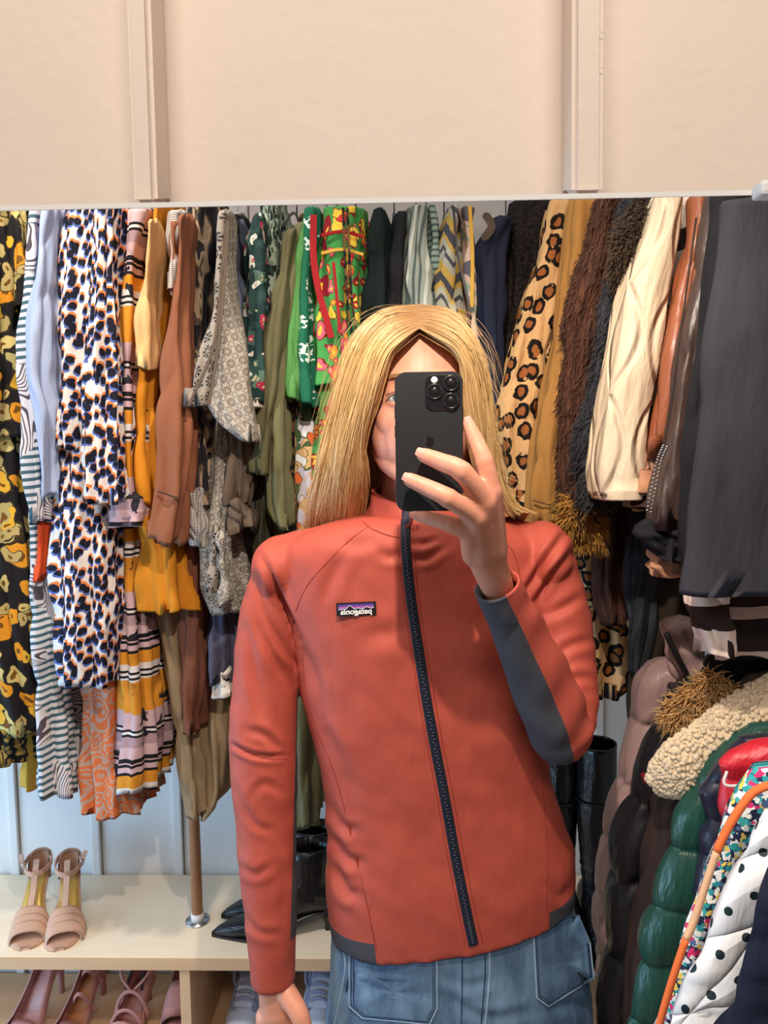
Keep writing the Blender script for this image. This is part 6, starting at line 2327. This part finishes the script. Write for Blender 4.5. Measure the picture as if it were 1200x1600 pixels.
# ---- hair
GL_ = [
    [(657, 512, 0.916), (636, 529, 0.901), (613, 551, 0.897), (600, 588, 0.903), (588, 632, 0.920), (566, 690, 0.945), (568, 735, 0.97), (562, 790, 1.01), (552, 850, 1.06)],
    [(658, 501, 0.928), (618, 516, 0.910), (586, 556, 0.908), (566, 620, 0.920), (552, 680, 0.935), (544, 740, 0.955), (538, 800, 0.99), (530, 860, 1.05)],
    [(657, 490, 0.950), (605, 500, 0.935), (566, 548, 0.930), (540, 630, 0.940), (524, 700, 0.952), (514, 760, 0.97), (508, 810, 1.00), (504, 860, 1.05)],
    [(657, 478, 1.000), (596, 488, 0.985), (552, 540, 0.975), (526, 630, 0.975), (506, 710, 0.98), (490, 770, 1.0), (482, 815, 1.02), (480, 860, 1.06)],
    [(658, 476, 1.050), (592, 492, 1.050), (550, 550, 1.045), (528, 650, 1.04), (514, 730, 1.04), (502, 800, 1.05), (500, 860, 1.07)],
    [(650, 490, 1.095), (606, 510, 1.105), (572, 570, 1.105), (552, 660, 1.10), (540, 750, 1.10), (536, 860, 1.11)],
    [(652, 505, 1.115), (630, 530, 1.125), (612, 600, 1.125), (600, 680, 1.12), (594, 760, 1.12), (590, 870, 1.13)],
]
GR_ = [
    [(653, 512, 0.916), (682, 529, 0.901), (709, 546, 0.897), (724, 572, 0.901), (730, 610, 0.912), (738, 670, 0.925), (744, 720, 0.945), (752, 770, 0.975), (766, 812, 1.00)],
    [(652, 501, 0.928), (692, 514, 0.910), (724, 542, 0.908), (740, 590, 0.918), (748, 660, 0.930), (756, 720, 0.945), (768, 775, 0.965), (790, 812, 0.975)],
    [(651, 490, 0.950), (700, 498, 0.935), (734, 538, 0.930), (752, 600, 0.940), (762, 680, 0.950), (772, 740, 0.96), (788, 785, 0.965), (815, 806, 0.965)],
    [(650, 478, 1.000), (704, 488, 0.985), (738, 530, 0.975), (758, 590, 0.975), (768, 670, 0.98), (780, 745, 0.985), (800, 790, 0.985), (835, 806, 0.985)],
    [(649, 476, 1.050), (706, 492, 1.050), (736, 540, 1.045), (752, 620, 1.04), (762, 710, 1.04), (774, 790, 1.05), (790, 850, 1.06)],
    [(653, 490, 1.095), (694, 510, 1.105), (722, 570, 1.105), (736, 660, 1.10), (744, 750, 1.10), (748, 860, 1.11)],
    [(652, 505, 1.115), (672, 530, 1.125), (688, 600, 1.125), (696, 680, 1.12), (700, 760, 1.12), (704, 870, 1.13)],
]
NP = 22
rg = random.Random(42)
nr_ = np.random.RandomState(42)


def dense(G):
    a = np.array([cat([tuple(P(*q)) for q in g], NP) for g in G])     # guides x points x 3
    K = 49
    return np.array([cat(a[:, j, :], K) for j in range(NP)]).transpose(1, 0, 2)


def strands_data(paths, rad, cx):
    """three-sided hairs along many paths at once"""
    N_, m_, _ = paths.shape
    T = np.gradient(paths, axis=1)
    T /= np.linalg.norm(T, axis=2, keepdims=True) + 1e-9
    A = np.cross(T, np.array([0.31, 0.9, 0.2]))
    A /= np.linalg.norm(A, axis=2, keepdims=True) + 1e-9
    Bn = np.cross(T, A)
    f_ = np.linspace(0, 1, m_)
    tap = 1 - 0.7 * np.clip((f_ - 0.7) / 0.3, 0, 1)
    r = rad[:, None, None] * tap[None, :, None]
    V = np.stack([paths + (A * math.cos(2.094 * k) + Bn * math.sin(2.094 * k)) * r for k in range(3)], axis=2)
    V = V.reshape(-1, 3)
    U = np.zeros((N_, m_, 3, 2))
    U[..., 0] = cx[:, None, None]
    U[..., 1] = f_[None, :, None]
    base = (np.arange(N_) * m_ * 3)[:, None, None] + (np.arange(m_ - 1) * 3)[None, :, None]
    k = np.arange(3)[None, None, :]
    k2 = (k + 1) % 3
    Fq = np.stack([base + k, base + k2, base + 3 + k2, base + 3 + k], axis=3).reshape(-1, 4)
    return V, Fq, U.reshape(-1, 2)


def lookup(Bd, g, t):
    """points of the strand sheet at guide positions g (N) and lengths t (N, m)"""
    K = Bd.shape[0]
    i0 = np.clip(g.astype(int), 0, K - 2)
    fg = (g - i0)[:, None, None]
    jj = t * (NP - 1)
    j0 = np.clip(jj.astype(int), 0, NP - 2)
    fj = (jj - j0)[:, :, None]
    a = Bd[i0[:, None], j0] * (1 - fj) + Bd[i0[:, None], j0 + 1] * fj
    b = Bd[i0[:, None] + 1, j0] * (1 - fj) + Bd[i0[:, None] + 1, j0 + 1] * fj
    return a * (1 - fg) + b * fg


sheets, SP = [], []
ctr = np.array(H(0, 0.02, -0.02))
for sd_, G in (('l', GL_), ('r', GR_)):
    sx = -1 if sd_ == 'l' else 1
    B_ = dense(G)
    K = B_.shape[0]
    # under-layer so that no scalp shows between the strands
    inn = B_.copy()
    d = inn - ctr
    d[:, 9:, 2] *= 0.2
    inn -= d / np.linalg.norm(d, axis=2, keepdims=True) * 0.008
    U = [(0.15 + 0.1 * math.sin(i * 2.3), j / (NP - 1)) for i in range(K) for j in range(NP)]
    sheets.append((inn.reshape(-1, 3), grid(K, NP), U))
    N_ = 2500
    g = nr_.rand(N_) ** 0.85 * (K - 1.01)
    L = nr_.uniform(0.80, 1.0, N_)
    t = np.linspace(0, 1, NP)[None, :] * L[:, None]
    p = lookup(B_, g, t)
    d = p - ctr
    d[..., 2] *= np.where(t > 0.35, 0.15, 1)
    d /= np.linalg.norm(d, axis=2, keepdims=True)
    w = t ** 0.8
    lay = nr_.uniform(-0.007, 0.004, N_)[:, None]
    clump = (np.sin(g * 2.1) * 0.0035 + np.sin(g * 5.3 + 1) * 0.002)[:, None] * np.sin(t * 5 + g[:, None] * 0.4)
    p = p + d * (lay * np.minimum(1, t * 4) + clump * w)[..., None]
    am = nr_.uniform(0.0004, 0.003, N_) + (nr_.rand(N_) < 0.06) * 0.006
    ph = nr_.uniform(0, 6.28, (2, N_))
    # locks share a slow wave, single hairs add their own
    wave = np.sin(t * 9 + np.floor(g / 3)[:, None] * 1.7) * 0.0030 * w
    p[..., 0] += np.sin(t * 7 + ph[0][:, None]) * am[:, None] * w + wave
    p[..., 1] += np.cos(t * 6 + ph[1][:, None]) * am[:, None] * w
    SP.append(strands_data(p, nr_.uniform(0.00045, 0.0009, N_), np.clip(nr_.rand(N_) * 0.8 + 0.2 * np.sin(g * 3.1), 0, 1)))
    # fly-away hairs
    N_ = 110
    g = nr_.uniform(0.1, 0.62, N_) * (K - 1.01)
    st_ = nr_.uniform(0.03, 0.8, N_)
    u_ = np.linspace(0, 1, NP)[None, :]
    t = np.clip(st_[:, None] + (1 - st_)[:, None] * 0.42 * u_, 0, 0.999)
    p = lookup(B_, g, t)
    dn = np.stack([sx * nr_.uniform(0.2, 1.0, N_), nr_.uniform(-0.5, 0.3, N_), nr_.uniform(0.0, 0.8, N_)], 1)
    ln = nr_.uniform(0.006, 0.034, N_)
    p = p + dn[:, None, :] * (ln[:, None] * np.sin(u_ * nr_.uniform(1.4, 2.4, N_)[:, None]))[..., None]
    SP.append(strands_data(p, np.full(N_, 0.00022), nr_.rand(N_)))
v, f, u = merge(sheets)
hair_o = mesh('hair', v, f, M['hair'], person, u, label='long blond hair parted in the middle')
V = np.concatenate([q[0] for q in SP])
o_ = np.cumsum([0] + [len(q[0]) for q in SP[:-1]])
Fq = np.concatenate([q[1] + o for q, o in zip(SP, o_)])
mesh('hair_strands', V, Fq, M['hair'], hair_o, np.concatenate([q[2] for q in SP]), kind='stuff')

# ------------------------------------------------------------------ phone
PC = P(670.5, 691, 0.756)
nrm = V3((math.sin(math.radians(-1.2)), -1, math.sin(math.radians(-3.0)))).normalized()
right = V3((1, 0, -0.003))
right = (right - nrm * right.dot(nrm)).normalized()
up = nrm.cross(right)
if up.z < 0:
    up = -up
phone = thing('smartphone', 'matt black smartphone with three lenses held up in front of the face', 'phone', PC - up * 0.0735)
PWD, PHT, PTH = 0.0715, 0.1470, 0.0080


def Q(x, y, z):
    return PC + right * x + up * y + nrm * z


def rrect(w, h, r, n=8):
    out = []
    for (cx, cy, a0) in ((w / 2 - r, h / 2 - r, 0), (-w / 2 + r, h / 2 - r, 90), (-w / 2 + r, -h / 2 + r, 180), (w / 2 - r, -h / 2 + r, 270)):
        for i in range(n + 1):
            a = math.radians(a0 + 90 * i / n)
            out.append((cx + r * math.cos(a), cy + r * math.sin(a)))
    return out


def plate(name, layers, mat, cx=0.0, cy=0.0, parent=None):
    """stack of rounded rectangles (w, h, r, z), capped at both ends"""
    V, Fc = [], []
    for (w, h, r, z) in layers:
        q = rrect(w, h, r)
        V += [Q(cx + a, cy + b, z) for a, b in q]
    n_ = len(q)
    for i in range(len(layers) - 1):
        for k in range(n_):
            k2 = (k + 1) % n_
            Fc.append((i * n_ + k, i * n_ + k2, (i + 1) * n_ + k2, (i + 1) * n_ + k))
    Fc += [tuple(range(n_ - 1, -1, -1)), tuple((len(layers) - 1) * n_ + k for k in range(n_))]
    return mesh(name, V, Fc, mat, parent or phone, smooth=False)


plate('frame', [(PWD - 0.0012, PHT - 0.0012, 0.0110, -0.0080), (PWD, PHT, 0.0115, -0.0072), (PWD, PHT, 0.0115, -0.0008), (PWD - 0.0010, PHT - 0.0010, 0.0110, -0.0001)], M['phonerim'])
plate('back_panel', [(PWD - 0.0012, PHT - 0.0012, 0.0109, -0.0004), (PWD - 0.0014, PHT - 0.0014, 0.0108, 0.0002)], M['phone'])
plate('screen', [(PWD - 0.003, PHT - 0.003, 0.0098, -0.0084), (PWD - 0.003, PHT - 0.003, 0.0098, -0.0079)], M['screen'])


def px2q(u, v):
    p = P(u, v, 0.756)
    d = p - PC
    return d.dot(right), d.dot(up)


cx, cy = px2q(691.5, 613.5)
plate('camera_plate', [(0.0368, 0.0372, 0.0085, 0.0), (0.0368, 0.0372, 0.0085, 0.0012), (0.0352, 0.0356, 0.0080, 0.0017)], M['plate'], cx, cy)


def disc(name, u, v, prof, mat, parent=None):
    x, y = px2q(u, v)
    V, Fc = [], []
    n_ = 36
    for (r, z) in prof:
        for k in range(n_):
            a = 2 * math.pi * k / n_
            V.append(Q(x + r * math.cos(a), y + r * math.sin(a), z))
    for i in range(len(prof) - 1):
        for k in range(n_):
            k2 = (k + 1) % n_
            Fc.append((i * n_ + k, i * n_ + k2, (i + 1) * n_ + k2, (i + 1) * n_ + k))
    Fc.append(tuple((len(prof) - 1) * n_ + k for k in range(n_)))
    return mesh(name, V, Fc, mat, parent or phone)


for (u, v) in ((704.3, 599), (679.2, 612), (704.5, 626.5)):
    o = disc('lens_ring', u, v, [(0.0082, 0.0015), (0.0082, 0.0036), (0.0076, 0.0040), (0.0070, 0.0039), (0.0068, 0.0030)], M['phonerim'])
    disc('lens', u, v, [(0.0068, 0.0032), (0.0045, 0.0034), (0.0001, 0.0035)], M['lens'], o)
    disc('aperture', u, v, [(0.0040, 0.0035), (0.0038, 0.0037), (0.0001, 0.0037)], M['plate'], o)
disc('flash', 678.5, 594, [(0.0034, 0.0015), (0.0034, 0.0020), (0.0030, 0.0023), (0.0001, 0.0023)], M['flash'])
# logo: apple outline with a bite, plus the leaf
lx, ly = px2q(671.5, 691)
ap = [(0, 5.0), (1.4, 5.6), (3.0, 5.5), (4.4, 4.7), (3.4, 3.3), (3.1, 1.8), (3.6, 0.2), (5.0, -1.1), (4.0, -3.6), (2.6, -5.4), (1.4, -5.7), (0, -5.2), (-1.4, -5.7), (-2.7, -5.3), (-4.2, -3.2), (-5.1, -0.6), (-5.1, 2.0), (-4.2, 4.2), (-2.6, 5.5), (-1.2, 5.5)]
apc = cat(ap + [ap[0]], 70)[:-1] * 0.00092
apc[:, 0] *= -1
lf = np.array([(0.2, 6.1), (0.5, 7.6), (1.6, 8.9), (2.6, 9.2), (2.5, 7.9), (1.6, 6.6)])
lfc = cat([tuple(q) for q in lf] + [tuple(lf[0])], 30)[:-1] * 0.00092
lfc[:, 0] *= -1
for nm, q in (('emblem', apc), ('emblem_leaf', lfc)):
    n_ = len(q)
    V = [Q(lx + a, ly + b, 0.00035) for a, b in q] + [Q(lx + a, ly + b, 0.0001) for a, b in q]
    Fc = [tuple(range(n_)), tuple(range(2 * n_ - 1, n_ - 1, -1))] + [(i, (i + 1) % n_, n_ + (i + 1) % n_, n_ + i) for i in range(n_)]
    mesh(nm, V, Fc, M['logo'], phone, smooth=False)
for (y0_, y1_, sx) in ((0.022, 0.036, 1), (0.005, 0.018, -1), (0.025, 0.038, -1)):
    V = []
    c0 = Q(sx * PWD / 2, (y0_ + y1_) / 2, -0.004)
    bxo = [Q(sx * (PWD / 2 + a), y, z) for a in (-0.0005, 0.0006) for y in (y0_, y1_) for z in (-0.0052, -0.0028)]
    mesh('side_button', bxo, [(0, 1, 3, 2), (4, 6, 7, 5), (0, 4, 5, 1), (2, 3, 7, 6), (0, 2, 6, 4), (1, 5, 7, 3)], M['phonerim'], phone, smooth=False)
